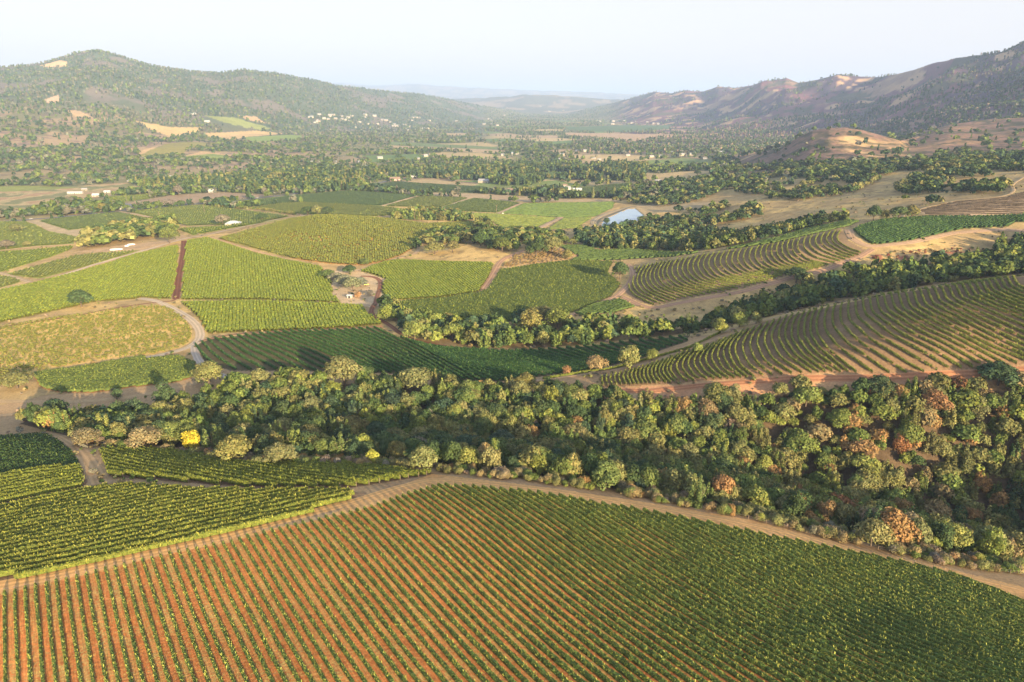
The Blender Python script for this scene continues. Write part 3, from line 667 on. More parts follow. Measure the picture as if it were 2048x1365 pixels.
def row_geometry(runs, hgt, wid, leaf, dens, tint, tip=(.30, .34, .06), tips=0.12, gap=0.0, core=True, base=.45, r_=rng, grow=False, var=.65):
    """vertices (quads) and face colours of one planted row: a leafy hedge with loose shoots"""
    V = []; C = []
    tint = np.array(tint)
    for P in runs:
        if len(P) < 2: continue
        T = np.gradient(P, axis=0); T /= np.hypot(T[:, 0], T[:, 1])[:, None]+1e-9
        Nn = np.stack([-T[:, 1], T[:, 0]], 1); z0 = H(P[:, 0], P[:, 1])
        n = len(P)
        lush = 0.75+0.5*fbm(P[:, 0]/6, P[:, 1]/6, 3, 91)
        if grow: lush = lush*np.clip(.92+.0018*(P[:, 0]+40), .80, 1.03)
        alive = np.ones(n, bool) if gap <= 0 else (r_.random(n) > gap)
        if core:
            w = wid*.5*(.7+.6*r_.random((n, 2)))*lush[:, None]; h = hgt*(.72+.35*r_.random((n, 2)))*lush[:, None]
            pts = np.zeros((n, 4, 3))
            for j, (sx, zz, ww) in enumerate([(-1, None, .8), (-1, 0, .62), (1, 1, .62), (1, None, .8)]):
                k = 0 if sx < 0 else 1
                pts[:, j, :2] = P+Nn*(sx*w[:, k]*ww)[:, None]
                pts[:, j, 2] = z0+(base*hgt*.5 if zz is None else h[:, zz])
            pts[:, :, :2] += (r_.random((n, 1, 2))-.5)*.12
            seg = alive[:-1] & alive[1:]
            for j in range(3):
                q = np.stack([pts[:-1, j], pts[1:, j], pts[1:, j+1], pts[:-1, j+1]], 1)[seg]
                V.append(q); C.append(tint[None]*(.87-var*.38+var*.76*r_.random((len(q), 1))))
        L = np.hypot(*(P[1:]-P[:-1]).T).sum(); m = int(L*dens)
        if m > 0:
            f = r_.random(m)*(n-1.001); i = f.astype(int); t = (f-i)[:, None]
            keep = alive[i]; f = f[keep]; i = i[keep]; t = t[keep]; m = len(i)
            if m == 0: continue
            c = P[i]*(1-t)+P[i+1]*t; zz = z0[i]*(1-t[:, 0])+z0[i+1]*t[:, 0]
            th = r_.random(m)*math.pi; rad = .75+.35*r_.random(m)
            off = np.cos(th)*wid*.5*rad*lush[i]; hh = (base+(1-base)*np.sin(th)*rad)*hgt*lush[i]
            ctr = np.c_[c+Nn[i]*off[:, None], zz+hh]
            nrm = np.c_[Nn[i]*np.cos(th)[:, None], np.sin(th)+.25]+r_.normal(0, .45, (m, 3))
            a = np.cross(nrm, r_.normal(0, 1, (m, 3))); a /= np.linalg.norm(a, axis=1)[:, None]+1e-9
            b = np.cross(nrm, a); b /= np.linalg.norm(b, axis=1)[:, None]+1e-9
            s = leaf*(.6+.8*r_.random(m))[:, None]*.5; isT = r_.random(m) < tips
            s2 = np.where(isT[:, None], s*.38, s*.8); s1 = np.where(isT[:, None], s*2.0, s)
            up = np.where(isT, .5, 0)[:, None]*np.array([[0, 0, 1.]])
            a = np.where(isT[:, None], a*.6+up+np.r_[0, 0, .001], a); ctr = ctr+np.where(isT[:, None], a*s1*.8, 0)
            q = np.stack([ctr-a*s1-b*s2, ctr+a*s1-b*s2, ctr+a*s1+b*s2, ctr-a*s1+b*s2], 1)
            V.append(q); cc = tint[None]*(1.02-var*.5+var*r_.random((m, 1)))*np.array([[1, 1, 1]])
            cc[:, 0] *= .85+.4*r_.random(m)
            cc = np.where(isT[:, None], np.array(tip)[None]*(.75+.5*r_.random((m, 1))), cc)
            C.append(cc)
    if not V: return None, None
    return np.concatenate(V), np.concatenate(C)
def quad_mesh(name, Q, C):
    return new_mesh(name, Q.reshape(-1, 3), np.arange(len(Q)*4), 4, C)
def post_mesh(pts, h=1.9, w=.07):
    V = []; F = []
    for x, y in pts:
        z = float(H(x, y)); b = len(V)
        for zz in (z-.2, z+h):
            for dx, dy in ((-w, -w), (w, -w), (w, w), (-w, w)): V.append((x+dx, y+dy, zz))
        for q in ((0, 1, 5, 4), (1, 2, 6, 5), (2, 3, 7, 6), (3, 0, 4, 7), (4, 5, 6, 7)): F += [b+k for k in q]
    return new_mesh("end_post", np.array(V), np.array(F), 4)
wood_mat = plain_mat("weathered_wood", (.24, .18, .13), .9)
row_count = {}
ONES = "zeroth first second third fourth fifth sixth seventh eighth ninth tenth eleventh twelfth thirteenth fourteenth fifteenth sixteenth seventeenth eighteenth nineteenth".split()
TENS = {2: "twent", 3: "thirt", 4: "fort", 5: "fift", 6: "sixt", 7: "sevent", 8: "eight", 9: "ninet"}
def nth(n):
    if n >= 100: return "hundred and "+nth(n-100) if n > 100 else "hundredth"
    if n < 20: return ONES[n]
    return TENS[n//10]+("ieth" if n % 10 == 0 else "y-"+ONES[n % 10])
def plant(key, rows, label, group, posts=True, end=None, flip=False, **kw):
    if flip: rows = rows[::-1]
    num = 0
    for runs in rows:
        Q, C = row_geometry(runs, tint=FIELDS[key][1], **kw)
        if Q is None: continue
        o = link("vine_row", quad_mesh("vine_row", Q, C), vine_mat)
        num += 1
        tag(o, (nth(num)+" "+label+", from "+end) if end else label, "vine row", group)
        if posts:
            e = [tuple(p) for r_ in runs for p in (r_[0], r_[-1])]
            [link("end_post", post_mesh([q]), wood_mat, o) for q in e[:2]]
    row_count[key] = len(rows)

g1 = ground_at([60, 40, 330], [1340, 1200, 1365])
D1 = (-.58, .815)
_d = np.array(D1)/np.hypot(*D1); _n = np.array([-_d[1], _d[0]]); _s0 = float((FREG["f1"]@_n).min())+2.2*.5
def strips(nt):
    """bare red soil and straw mulch take turns between the rows"""
    g = N(nt, "ShaderNodeNewGeometry"); d = N(nt, "ShaderNodeVectorMath", operation='DOT_PRODUCT'); d.inputs[1].default_value = (_n[0], _n[1], 0)
    nt.links.new(g.outputs["Position"], d.inputs[0])
    a = N(nt, "ShaderNodeMath", operation='SUBTRACT'); a.inputs[1].default_value = _s0; nt.links.new(d.outputs["Value"], a.inputs[0])
    b = N(nt, "ShaderNodeMath", operation='DIVIDE'); b.inputs[1].default_value = 4.4; nt.links.new(a.outputs[0], b.inputs[0])
    f = N(nt, "ShaderNodeMath", operation='FRACT'); nt.links.new(b.outputs[0], f.inputs[0])
    c = N(nt, "ShaderNodeMath", operation='GREATER_THAN'); c.inputs[1].default_value = .5; nt.links.new(f.outputs[0], c.inputs[0])
    at = N(nt, "ShaderNodeAttribute", attribute_name="strip"); m = N(nt, "ShaderNodeMath", operation='MULTIPLY'); nt.links.new(c.outputs[0], m.inputs[0]); nt.links.new(at.outputs["Fac"], m.inputs[1])
    nz = N(nt, "ShaderNodeTexNoise"); nz.inputs["Scale"].default_value = 1.7; nz.inputs["Detail"].default_value = 5; nt.links.new(g.outputs["Position"], nz.inputs["Vector"])
    mr = N(nt, "ShaderNodeMapRange"); mr.inputs["From Min"].default_value = .36; mr.inputs["From Max"].default_value = .58; nt.links.new(nz.outputs[0], mr.inputs["Value"])
    m2 = N(nt, "ShaderNodeMath", operation='MULTIPLY'); nt.links.new(m.outputs[0], m2.inputs[0]); nt.links.new(mr.outputs[0], m2.inputs[1])
    big = N(nt, "ShaderNodeTexNoise"); big.inputs["Scale"].default_value = .11; big.inputs["Detail"].default_value = 6; nt.links.new(g.outputs["Position"], big.inputs["Vector"])
    mb = N(nt, "ShaderNodeMapRange"); mb.inputs["From Min"].default_value = .38; mb.inputs["From Max"].default_value = .62; mb.inputs["To Min"].default_value = .35; nt.links.new(big.outputs[0], mb.inputs["Value"])
    m3 = N(nt, "ShaderNodeMath", operation='MULTIPLY'); nt.links.new(m2.outputs[0], m3.inputs[0]); nt.links.new(mb.outputs[0], m3.inputs[1])
    lit = N(nt, "ShaderNodeMapRange"); lit.inputs["From Min"].default_value = .52; lit.inputs["From Max"].default_value = .66; lit.inputs["To Max"].default_value = .7; nt.links.new(nz.outputs[0], lit.inputs["Value"])
    m4 = N(nt, "ShaderNodeMath", operation='MULTIPLY'); nt.links.new(lit.outputs[0], m4.inputs[0]); nt.links.new(at.outputs["Fac"], m4.inputs[1])
    m2 = N(nt, "ShaderNodeMath", operation='MAXIMUM'); nt.links.new(m3.outputs[0], m2.inputs[0]); nt.links.new(m4.outputs[0], m2.inputs[1])
    bs = nt.nodes["Principled BSDF"]; src = bs.inputs["Base Color"].links[0].from_socket
    mx = N(nt, "ShaderNodeMix", data_type='RGBA'); nt.links.new(m2.outputs[0], mx.inputs[0]); nt.links.new(src, mx.inputs[6])
    rgb = N(nt, "ShaderNodeRGB"); rgb.outputs[0].default_value = (.66, .45, .16, 1); nt.links.new(noise_mul(nt, rgb.outputs[0], 5.0, .7, 1.25), mx.inputs[7])
    d2 = N(nt, "ShaderNodeVectorMath", operation='DOT_PRODUCT'); d2.inputs[1].default_value = (_d[0]*.22, _d[1]*.22, 0); nt.links.new(g.outputs["Position"], d2.inputs[0])
    cx = N(nt, "ShaderNodeCombineXYZ"); s3 = N(nt, "ShaderNodeMath", operation='MULTIPLY'); s3.inputs[1].default_value = 3.2; nt.links.new(d.outputs["Value"], s3.inputs[0])
    nt.links.new(s3.outputs[0], cx.inputs[0]); nt.links.new(d2.outputs["Value"], cx.inputs[1])
    rut = N(nt, "ShaderNodeTexNoise"); rut.inputs["Scale"].default_value = 1.0; rut.inputs["Detail"].default_value = 4; nt.links.new(cx.outputs[0], rut.inputs["Vector"])
    rm_ = N(nt, "ShaderNodeMapRange"); rm_.inputs["From Min"].default_value = .3; rm_.inputs["From Max"].default_value = .7; rm_.inputs["To Min"].default_value = .70; rm_.inputs["To Max"].default_value = 1.22; nt.links.new(rut.outputs[0], rm_.inputs["Value"])
    mf = N(nt, "ShaderNodeMix", data_type='FLOAT'); mf.inputs[2].default_value = 1.0; nt.links.new(at.outputs["Fac"], mf.inputs[0]); nt.links.new(rm_.outputs[0], mf.inputs[3])
    sc_ = N(nt, "ShaderNodeVectorMath", operation='SCALE'); nt.links.new(mx.outputs[2], sc_.inputs[0]); nt.links.new(mf.outputs[0], sc_.inputs["Scale"])
    nt.links.new(sc_.outputs[0], bs.inputs["Base Color"])
at = gm.attributes.new("strip", 'FLOAT', 'POINT'); at.data.foreach_set("value", f1in.astype(np.float32).ravel())
strips(ground_mat.node_tree)
F1ROWS = straight_rows(FREG["f1"], D1, 2.2, .8)
plant("f1", F1ROWS, "dark green vine row of the big near field", "vine rows of the big near field on red soil", end="the left", flip=True, hgt=1.45, wid=.76, leaf=.26, dens=50, tips=.20, tip=(.42, .44, .09), grow=True)
def pdir(a, b):
    g = ground_at([a[0], b[0]], [a[1], b[1]]); return g[1]-g[0]
plant("f2", straight_rows(FREG["f2"], pdir((0, 1160), (700, 1003)), 2.9, .8), "sunlit vine row of the wedge left of the tan road", "vine rows of the wedge field beside the tan road", end="the tan road",
      hgt=1.9, wid=1.25, leaf=.34, dens=42, tips=.25, tip=(.38, .38, .07))
plant("f3", straight_rows(FREG["f3"], pdir((0, 1160), (700, 1003)), 2.9, .8), "vine row of the small strip below the plain green plot", "vine rows of the small strip at the photo's left edge", end="its nearest edge",
      hgt=1.9, wid=1.25, leaf=.34, dens=42, tips=.25, tip=(.30, .33, .05))
plant("f5", straight_rows(FREG["f5"], pdir((205, 912), (455, 962)), 2.6, .8), "vine row of the narrow spit under the wood", "vine rows of the narrow spit below the wood", end="the wood", flip=True,
      hgt=1.9, wid=1.25, leaf=.34, dens=42, tips=.25, tip=(.30, .33, .05))
def zz(s, ox=1200, oy=440, k=2.415): return [(x/k+ox, y/k+oy) for x, y in pp(s)]
G20 = [zz(s) for s in ("(15,745)(6,785)(20,815)", "(150,725)(125,765)(155,815)", "(255,695)(220,750)(255,810)", "(400,645)(330,720)(360,770)(410,800)",
       "(550,600)(470,680)(500,740)(580,795)", "(715,530)(640,620)(670,710)(770,785)", "(900,470)(850,560)(900,660)(1060,770)", "(1080,420)(1030,520)(1080,620)(1260,760)",
       "(1265,380)(1260,450)(1400,560)(1550,640)(1760,770)", "(1480,340)(1520,420)(1700,520)(1900,620)(2150,720)", "(1700,310)(1760,370)(1950,450)(2300,590)", "(1950,272)(2000,320)(2120,370)(2450,460)")]
plant("f20", guided_rows(FREG["f20"], G20, [6, 5, 6, 5, 6, 6, 6, 6, 7, 7, 8], .9), "curving vine row of the bare brown hillside", "curving vine rows of the large near hillside", end="the left",
      hgt=1.6, wid=.95, leaf=.40, dens=18, tips=.15, tip=(.30, .32, .06), gap=.04)
G16 = [pp(s) for s in ("(1272,534)(1254,565)(1262,590)(1320,618)", "(1352,514)(1328,545)(1345,572)(1440,600)", "(1432,502)(1412,530)(1430,556)(1540,575)", "(1522,488)(1505,515)(1525,540)(1640,555)",
       "(1602,473)(1590,500)(1612,522)(1700,540)", "(1690,452)(1668,480)(1690,497)(1745,515)")]
plant("f16", guided_rows(FREG["f16"], G16, [9, 8, 8, 8, 7], 1.2), "curving vine row of the farther striped knoll", "curving vine rows of the farther striped knoll", end="the left",
      posts=False, hgt=1.7, wid=1.0, leaf=.55, dens=9, tips=.1, gap=.02)
G11 = [pp(s) for s in ("(391,690)(412,718)(455,748)", "(428,676)(474,710)(545,750)", "(547,664)(640,702)(760,755)", "(655,660)(750,697)(860,756)", "(762,655)(850,700)(970,768)", "(832,684)(930,722)(1060,762)", "(900,694)(1010,726)(1140,752)", "(1040,700)(1110,722)(1210,742)", "(1180,690)(1220,706)(1290,722)", "(1290,676)(1320,688)(1370,700)", "(1370,666)(1384,680)(1400,688)")]
R11 = guided_rows(FREG["f11"], G11, [3, 8, 7, 7, 6, 5, 8, 8, 6, 4], 1.1)
plant("f11", R11, "dark vine row of the bowl field above the wood", "vine rows of the dark bowl field beyond the wood", end="the left",
      posts=False, hgt=1.9, wid=1.25, leaf=.5, dens=12, tips=.12, tip=(.13, .22, .05))
# the single hedge row along the verge
vr = [resample(smooth_line(path(pp("(1085,760)(1160,748)(1230,738)(1304,718)(1372,700)(1440,668)"), 25), 2), .9)]
Q, C = row_geometry(vr, 1.6, 1.1, .42, 16, FIELDS["f2"][1])
tag(link("vine_row", quad_mesh("vine_row", Q, C), vine_mat), "lone green vine row along the dirt track over the dark bowl", "vine row")

# the remaining plantings, farther off, as one mass
VQ = []; VC = []
def mass(reg, tint, d, sp, step, **kw):
    for runs in straight_rows(reg, d, sp, step):
        Q, C = row_geometry(runs, tint=tint, var=.26, **kw)
        if Q is not None: VQ.append(Q); VC.append(C)
mass(FREG["f6"], FIELDS["f6"][1], pdir((70, 752), (290, 716)), 2.4, 1.0, hgt=1.8, wid=1.7, leaf=.5, dens=12, tips=.15)
mass(FREG["f7"], FIELDS["f7"][1], pdir((40, 680), (300, 720)), 2.8, 1.1, hgt=1.4, wid=1.2, leaf=.55, dens=5, tips=.15, gap=.30)
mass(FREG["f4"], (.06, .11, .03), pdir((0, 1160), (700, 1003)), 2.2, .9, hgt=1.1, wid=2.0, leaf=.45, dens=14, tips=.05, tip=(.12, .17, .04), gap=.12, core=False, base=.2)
ND = (-.35, .93)
for k in ("f8", "f9", "f10", "f12"):
    mass(FREG[k], FIELDS[k][1], ND, 2.5, 1.3, hgt=1.8, wid=2.55, leaf=.7, dens=4.2, tips=.04, tip=(.30, .36, .05))
mass(FREG["f13"], FIELDS["f13"][1], (-.75, .6), 2.9, 1.5, hgt=1.8, wid=1.6, leaf=.7, dens=4, tips=.25, tip=(.26, .30, .05))
mass(FREG["f14"], FIELDS["f14"][1], (.45, .9), 3.4, 1.8, hgt=1.3, wid=1.0, leaf=.7, dens=2, tips=.1, gap=.15)
mass(FREG["f15"], FIELDS["f15"][1], (.98, .2), 2.8, 2.2, hgt=1.8, wid=1.8, leaf=.8, dens=2, tips=.1, tip=(.14, .2, .04))
mass(FREG["f17"], FIELDS["f17"][1], (.8, .5), 2.6, 1.6, hgt=1.8, wid=1.8, leaf=.75, dens=4, tips=.15, tip=(.15, .24, .06))
mass(FREG["f18"], FIELDS["f18"][1], (.9, .5), 2.6, 1.5, hgt=1.8, wid=1.5, leaf=.6, dens=4, tips=.1, tip=(.14, .2, .04))
mass(FREG["f19"], FIELDS["f19"][1], pdir((1850, 428), (2040, 425)), 8.0, 2.0, hgt=1.0, wid=1.2, leaf=.6, dens=.6, tips=.1, tip=(.2, .16, .08))
mass(FREG["h1"], FIELDS["h1"][1], (-.2, .98), 2.6, 2.0, hgt=1.7, wid=2.5, leaf=.9, dens=1.6, tips=.03, tip=(.28, .30, .05), gap=.05)
for i in (0, 1, 2, 3, 4, 5, 6, 7, 8, 9, 10, 11, 12, 22, 23, 24, 25, 27):
    reg, c = FARREG[i]
    mass(reg, c, (.96, -.28) if i in (7, 8, 9) else (-.35, .93), 3.4 if i not in (7, 8) else 5.5, 4.0, hgt=1.8, wid=2.4 if i not in (7, 8) else 2.6, leaf=1.2, dens=.35, tips=.0)
o = link("vineyard", quad_mesh("vineyard", np.concatenate(VQ), np.concatenate(VC)), vine_mat)
tag(o, "yellow-green vineyard plantings covering the middle distance between dirt roads", "vineyard", None, "stuff")
# ------------------------------------------------------------------ trees
def leaf_quads(ctr, nrm, size, r_):
    m = len(ctr)
    a = np.cross(nrm, r_.normal(0, 1, (m, 3))); a /= np.linalg.norm(a, axis=1)[:, None]+1e-9
    b = np.cross(nrm, a); b /= np.linalg.norm(b, axis=1)[:, None]+1e-9
    s = size*(.55+.9*r_.random((m, 1)))*.5; t = s*(.6+.5*r_.random((m, 1)))
    return np.stack([ctr-a*s-b*t, ctr+a*s-b*t*.6, ctr+a*s*.7+b*t, ctr-a*s+b*t*.8], 1)
def crown_geo(kind, n, size, seed):
    """leaf clumps of a crown for a tree one unit high; returns quads and face tones"""
    r_ = np.random.default_rng(seed)
    L = []                                       # lobes: centre, radii, weight
    if kind == "oak":
        k = int(r_.integers(16, 24))
        for i in range(k):
            th = 2*math.pi*i*.618; q = math.sqrt((i+.5)/k); rad = .36*q*(.8+.4*r_.random())
            z = .70-.30*q*q+.10*(r_.random()-.5); s = .10+.10*r_.random()
            L.append((rad*math.cos(th), rad*math.sin(th), z+.05*(r_.random()-.3), s*1.15, s*1.15, s*.95))
        L.append((0, 0, .60, .22, .22, .18))
    elif kind == "bay":
        for i in range(int(r_.integers(7, 11))):
            th = r_.random()*6.28; rad = (.30 if i else 0)*(.6+.6*r_.random()); h = (1.0 if i == 0 else .55+.35*r_.random())
            for j in range(5):
                f = j/4.0; L.append((rad*math.cos(th), rad*math.sin(th), h*(.14+.80*f), .18*(1-.60*f), .18*(1-.60*f), h*.17))
    elif kind == "round":
        for i in range(15):
            th = 2*math.pi*i*.618; q = math.sqrt((i+.5)/15); s = .12+.09*r_.random()
            L.append((.30*q*math.cos(th), .30*q*math.sin(th), .70-.30*q+.20*r_.random()*(1 if i % 2 else -1), s, s, s*1.2))
        L.append((0, 0, .45, .26, .26, .28))
    elif kind == "shrub":
        for i in range(6):
            th = r_.random()*6.28; rad = .42*r_.random(); s = .26+.15*r_.random()
            L.append((rad*math.cos(th), rad*math.sin(th), .45+.2*r_.random(), s, s, s*1.15))
    elif kind == "conifer":
        for j in range(7):
            f = j/6.0; L.append((0, 0, .14+.80*f, .17*(1-.85*f)+.012, .17*(1-.85*f)+.012, .10))
    L = np.array(L); wgt = (L[:, 3]*L[:, 5])+.004; wgt /= wgt.sum()
    pick = r_.choice(len(L), n, p=wgt); d = r_.normal(0, 1, (n, 3)); d /= np.linalg.norm(d, axis=1)[:, None]
    d[:, 2] = np.where((d[:, 2] < -.2) & (r_.random(n) < .6), -d[:, 2], d[:, 2])
    rad = .72+.36*r_.random((n, 1))
    if kind == "oak" or kind == "round": rad *= .88+.3*vnoise(d[:, 0]*3+pick*5, d[:, 1]*3+d[:, 2]*2, seed)[:, None]
    ctr = L[pick, :3]+d*L[pick, 3:6]*rad
    nrm = d+r_.normal(0, .38, (n, 3)); nrm[:, 2] += .15
    Q = leaf_quads(ctr, nrm, size, r_)
    lobe = .82+.36*r_.random(len(L))
    tone = (lobe[pick]*(.72+.56*r_.random(n)))[:, None]*np.ones((1, 3))
    tone[:, 0] *= .9+.25*r_.random(n)
    return Q.astype(np.float32), tone.astype(np.float32)
def tube(a, b, ra, rb, k=6):
    a = np.array(a, float); b = np.array(b, float); d = b-a; d /= np.linalg.norm(d)+1e-9
    u = np.cross(d, [0.3, 1, .2]); u /= np.linalg.norm(u); w = np.cross(d, u)
    V = []; F = []
    for c, r in ((a, ra), (b, rb)):
        for i in range(k): V.append(c+(u*math.cos(6.2832*i/k)+w*math.sin(6.2832*i/k))*r)
    for i in range(k): F += [i, (i+1) % k, k+(i+1) % k, k+i]
    return V, F
def join_tubes(name, T):
    V = []; F = []
    for a, b, ra, rb in T:
        v, f = tube(a, b, ra, rb); F += [x+len(V) for x in f]; V += v
    return new_mesh(name, np.array(V), np.array(F), 4)
def trunk_geo(kind, seed):
    r_ = np.random.default_rng(seed)
    if kind == "conifer": return [((0, 0, -.04), (0, 0, .95), .022, .004)]
    if kind == "shrub": return [((0, 0, -.05), (.02, .01, .5), .03, .015), ((0, 0, 0), (-.2, .1, .5), .02, .01), ((0, 0, 0), (.15, -.2, .5), .02, .01)]
    T = [((0, 0, -.05), (.01, .0, .22), .034, .027), ((.01, 0, .22), (0, .01, .55), .026, .012)]
    for i in range(6):
        th = 6.28*i/6+r_.random(); q = .2+.14*r_.random(); m = (.45*q*math.cos(th), .45*q*math.sin(th), .36+.08*r_.random())
        T += [((.01, 0, .18+.02*i), m, .017, .011), (m, (q*math.cos(th), q*math.sin(th), .58+.14*r_.random()), .011, .005)]
    return T
SPEC = {"oak": (3200, .045), "bay": (2600, .042), "round": (2800, .044), "shrub": (1100, .072), "conifer": (1500, .042)}
LIB = {}; TRK = {}
for k, (n, s) in SPEC.items():
    LIB[k] = []; TRK[k] = []
    for i in range(7 if k in ("oak", "bay", "round") else 4):
        Q, t = crown_geo(k, n, s, 100+i*13+len(k)); LIB[k].append(quad_mesh("crown", Q, t)); LIB[k][-1].materials.append(leaf_mat)
        m = join_tubes("trunk", trunk_geo(k, 50+i)); m.materials.append(bark_mat); TRK[k].append(m)
# bare twiggy crown
def bare_geo(seed):
    r_ = np.random.default_rng(seed); T = list(trunk_geo("oak", seed))
    for i in range(70):
        th = r_.random()*6.28; q = .12+.2*r_.random(); z = .4+.3*r_.random(); p = (q*math.cos(th), q*math.sin(th), z)
        T.append((p, (p[0]*1.5+.1*(r_.random()-.5), p[1]*1.5+.1*(r_.random()-.5), z+.1+.2*r_.random()), .006, .003))
    return T
TINT = {"smoky": (.15, .155, .11), "olive": (.195, .200, .072), "green": (.125, .170, .045), "dark": (.065, .105, .038), "blue": (.055, .095, .050), "lime": (.20, .235, .055),
        "orange": (.29, .185, .075), "rust": (.26, .135, .065), "pinkish": (.27, .21, .15), "yellow": (.62, .50, .05), "gold": (.36, .36, .06), "tan": (.25, .205, .10), "grey": (.19, .18, .13), "silver": (.22, .24, .15), "red": (.26, .10, .07)}
WORD = {"gold": "pale gold", "smoky": "smoky", "olive": "olive-green", "green": "mid-green", "dark": "dark green", "blue": "deep bluish-green", "lime": "bright yellow-green", "orange": "orange-brown", "rust": "rust-coloured",
        "pinkish": "pale pinkish-brown", "yellow": "golden yellow", "tan": "tan and dry", "grey": "grey", "silver": "silvery green", "red": "dull red"}
TREES = []       # x, y, height, width factor, kind, tint, label or None, group
def px_h(t): return FPX*t[2]/math.hypot(t[0], t[1])
def scatter(poly, s, kinds, tints, hr, wr, zone, keep=None, thin=0.0):
    (x0, y0), (x1, y1) = poly.min(0), poly.max(0)
    gx, gy = np.meshgrid(np.arange(x0, x1, s), np.arange(y0, y1, s)); gx = gx.ravel(); gy = gy.ravel()
    gx = gx+(rng.random(len(gx))-.5)*s*.95; gy = gy+(rng.random(len(gy))-.5)*s*.95
    m = inside(gx, gy, poly) & (rng.random(len(gx)) >= thin); gx = gx[m]; gy = gy[m]
    if keep is not None: m = keep(gx, gy); gx = gx[m]; gy = gy[m]
    out = []
    for x, y in zip(gx, gy):
        k = kinds(x, y) if callable(kinds) else random.choice(kinds)
        t = tints(x, y) if callable(tints) else random.choice(tints)
        if k == "bay" and t in ("pinkish", "rust", "tan", "orange", "grey"): t = "green"
        h = random.uniform(*hr)*(.45 if k == "shrub" else 1.0); w = random.uniform(*wr)*(1.0 if k == "bay" else .85 if k == "round" else 1.0)
        out.append((x, y, h, w, k, t, None, zone))
    TREES.extend(out)
BIG = {k: np.vstack([WREG[k]]) for k in WREG}
fields_all = list(FREG.values())+[f[0] for f in FARREG]+[b[0] for b in BREG]+[pond]
def off_fields(x, y, pad_roads=True):
    m = np.ones(len(x), bool)
    for f in fields_all: m &= ~inside(x, y, f)
    return m
RALL = [(resample(P, 12), w) for P, w, c, n in RPATH]+[(resample(near_edge, 3), 4.6)]
def off_roads(x, y, extra=2.5):
    m = np.ones(len(x), bool)
    for P, w in RALL:
        lo = P.min(0)-15; hi = P.max(0)+15
        c = (x > lo[0]) & (x < hi[0]) & (y > lo[1]) & (y < hi[1])
        if not c.any(): continue
        ii = np.flatnonzero(c)
        for b in range(0, len(ii), 4000):
            jj = ii[b:b+4000]
            d = np.min((x[jj, None]-P[None, :, 0])**2+(y[jj, None]-P[None, :, 1])**2, 1)
            m[jj] &= d > (w*.5+extra+5*(w > 4.9 and len(P) < 0))**2
    return m
okay = lambda x, y: off_fields(x, y) & off_roads(x, y, 2.2)
cen = lambda x, y: to_px(np.array([x]), np.array([y]), H(np.array([x]), np.array([y])))
def c_tint(x, y):
    a = math.degrees(math.atan2(x, y)); r = math.hypot(x, y); n = float(fbm(np.array([x/16]), np.array([y/16]), 2, 5)[0]); q = random.random()
    if a > 13:
        return random.choices(["olive", "green", "orange", "rust", "pinkish", "dark", "lime", "tan"], [7, 5.5, 1.9 if n > .48 else .5, .5 if n > .48 else .1, .2, 2.5, 2.0, .7])[0]
    if a > 2: return random.choices(["olive", "green", "dark", "blue", "lime", "orange", "pinkish"], [5, 5, 4.5, 2, 1.5, .2, .1])[0]
    return random.choices(["olive", "green", "dark", "blue", "lime", "orange", "tan", "grey"], [6, 5, 4, 2, 1.0, .08, .2, .1])[0]
def c_kind(x, y):
    n = float(fbm(np.array([x/22]), np.array([y/22]), 2, 8)[0])
    return random.choices(["oak", "round", "bay", "shrub"], [3.4, 2.4, 2.6 if n > .5 else .7, .7])[0]
scatter(WREG["canyon"], 4.6, c_kind, c_tint, (5.0, 12.5), (.8, 1.15), "canyon", lambda x, y: off_roads(x, y, 3.0))
scatter(region(pp("(1810,792)(1850,788)(1960,786)(2010,800)(1990,840)(1940,875)(1860,850)")), 5.2, c_kind, c_tint, (5.0, 11.0), (.85, 1.2), "canyon")
scatter(WREG["middle"], 6.0, ["oak", "round", "bay", "shrub", "oak"], ["olive", "green", "dark", "dark", "green", "lime", "blue"], (7.5, 13), (.85, 1.2), "middle", okay, .12)
scatter(WREG["knoll"], 9.0, ["oak", "oak", "round"], ["olive", "green", "dark", "dark"], (8, 13), (1.0, 1.35), "knoll", lambda x, y: okay(x, y) & (fbm(x/26, y/26, 2, 19) > .29), .06)
scatter(WREG["band"], 6.8, ["oak", "round", "shrub", "bay"], ["green", "dark", "blue", "olive"], (7, 12), (.9, 1.2), "band", okay, .08)
for k in ("slope_low", "slope_mid", "slope_high", "oaks_right", "belt"):
    scatter(WREG[k], 9.0, ["oak", "oak", "round", "shrub"], ["olive", "green", "dark", "dark", "blue"], (7, 12), (1.0, 1.35), "slope", lambda x, y: okay(x, y) & (fbm(x/48, y/48, 3, 29) > (.38 if k == "belt" else .455)), .10)
scatter(WREG["gully"], 8.0, ["oak", "round", "bay"], ["olive", "green", "dark"], (8, 14), (.9, 1.15), "gully", okay, .15)
scatter(WREG["copse"], 12.5, ["oak", "oak", "round"], ["green", "dark", "olive"], (13, 19), (1.1, 1.4), "copse", lambda x, y: off_roads(x, y, 4), .1)
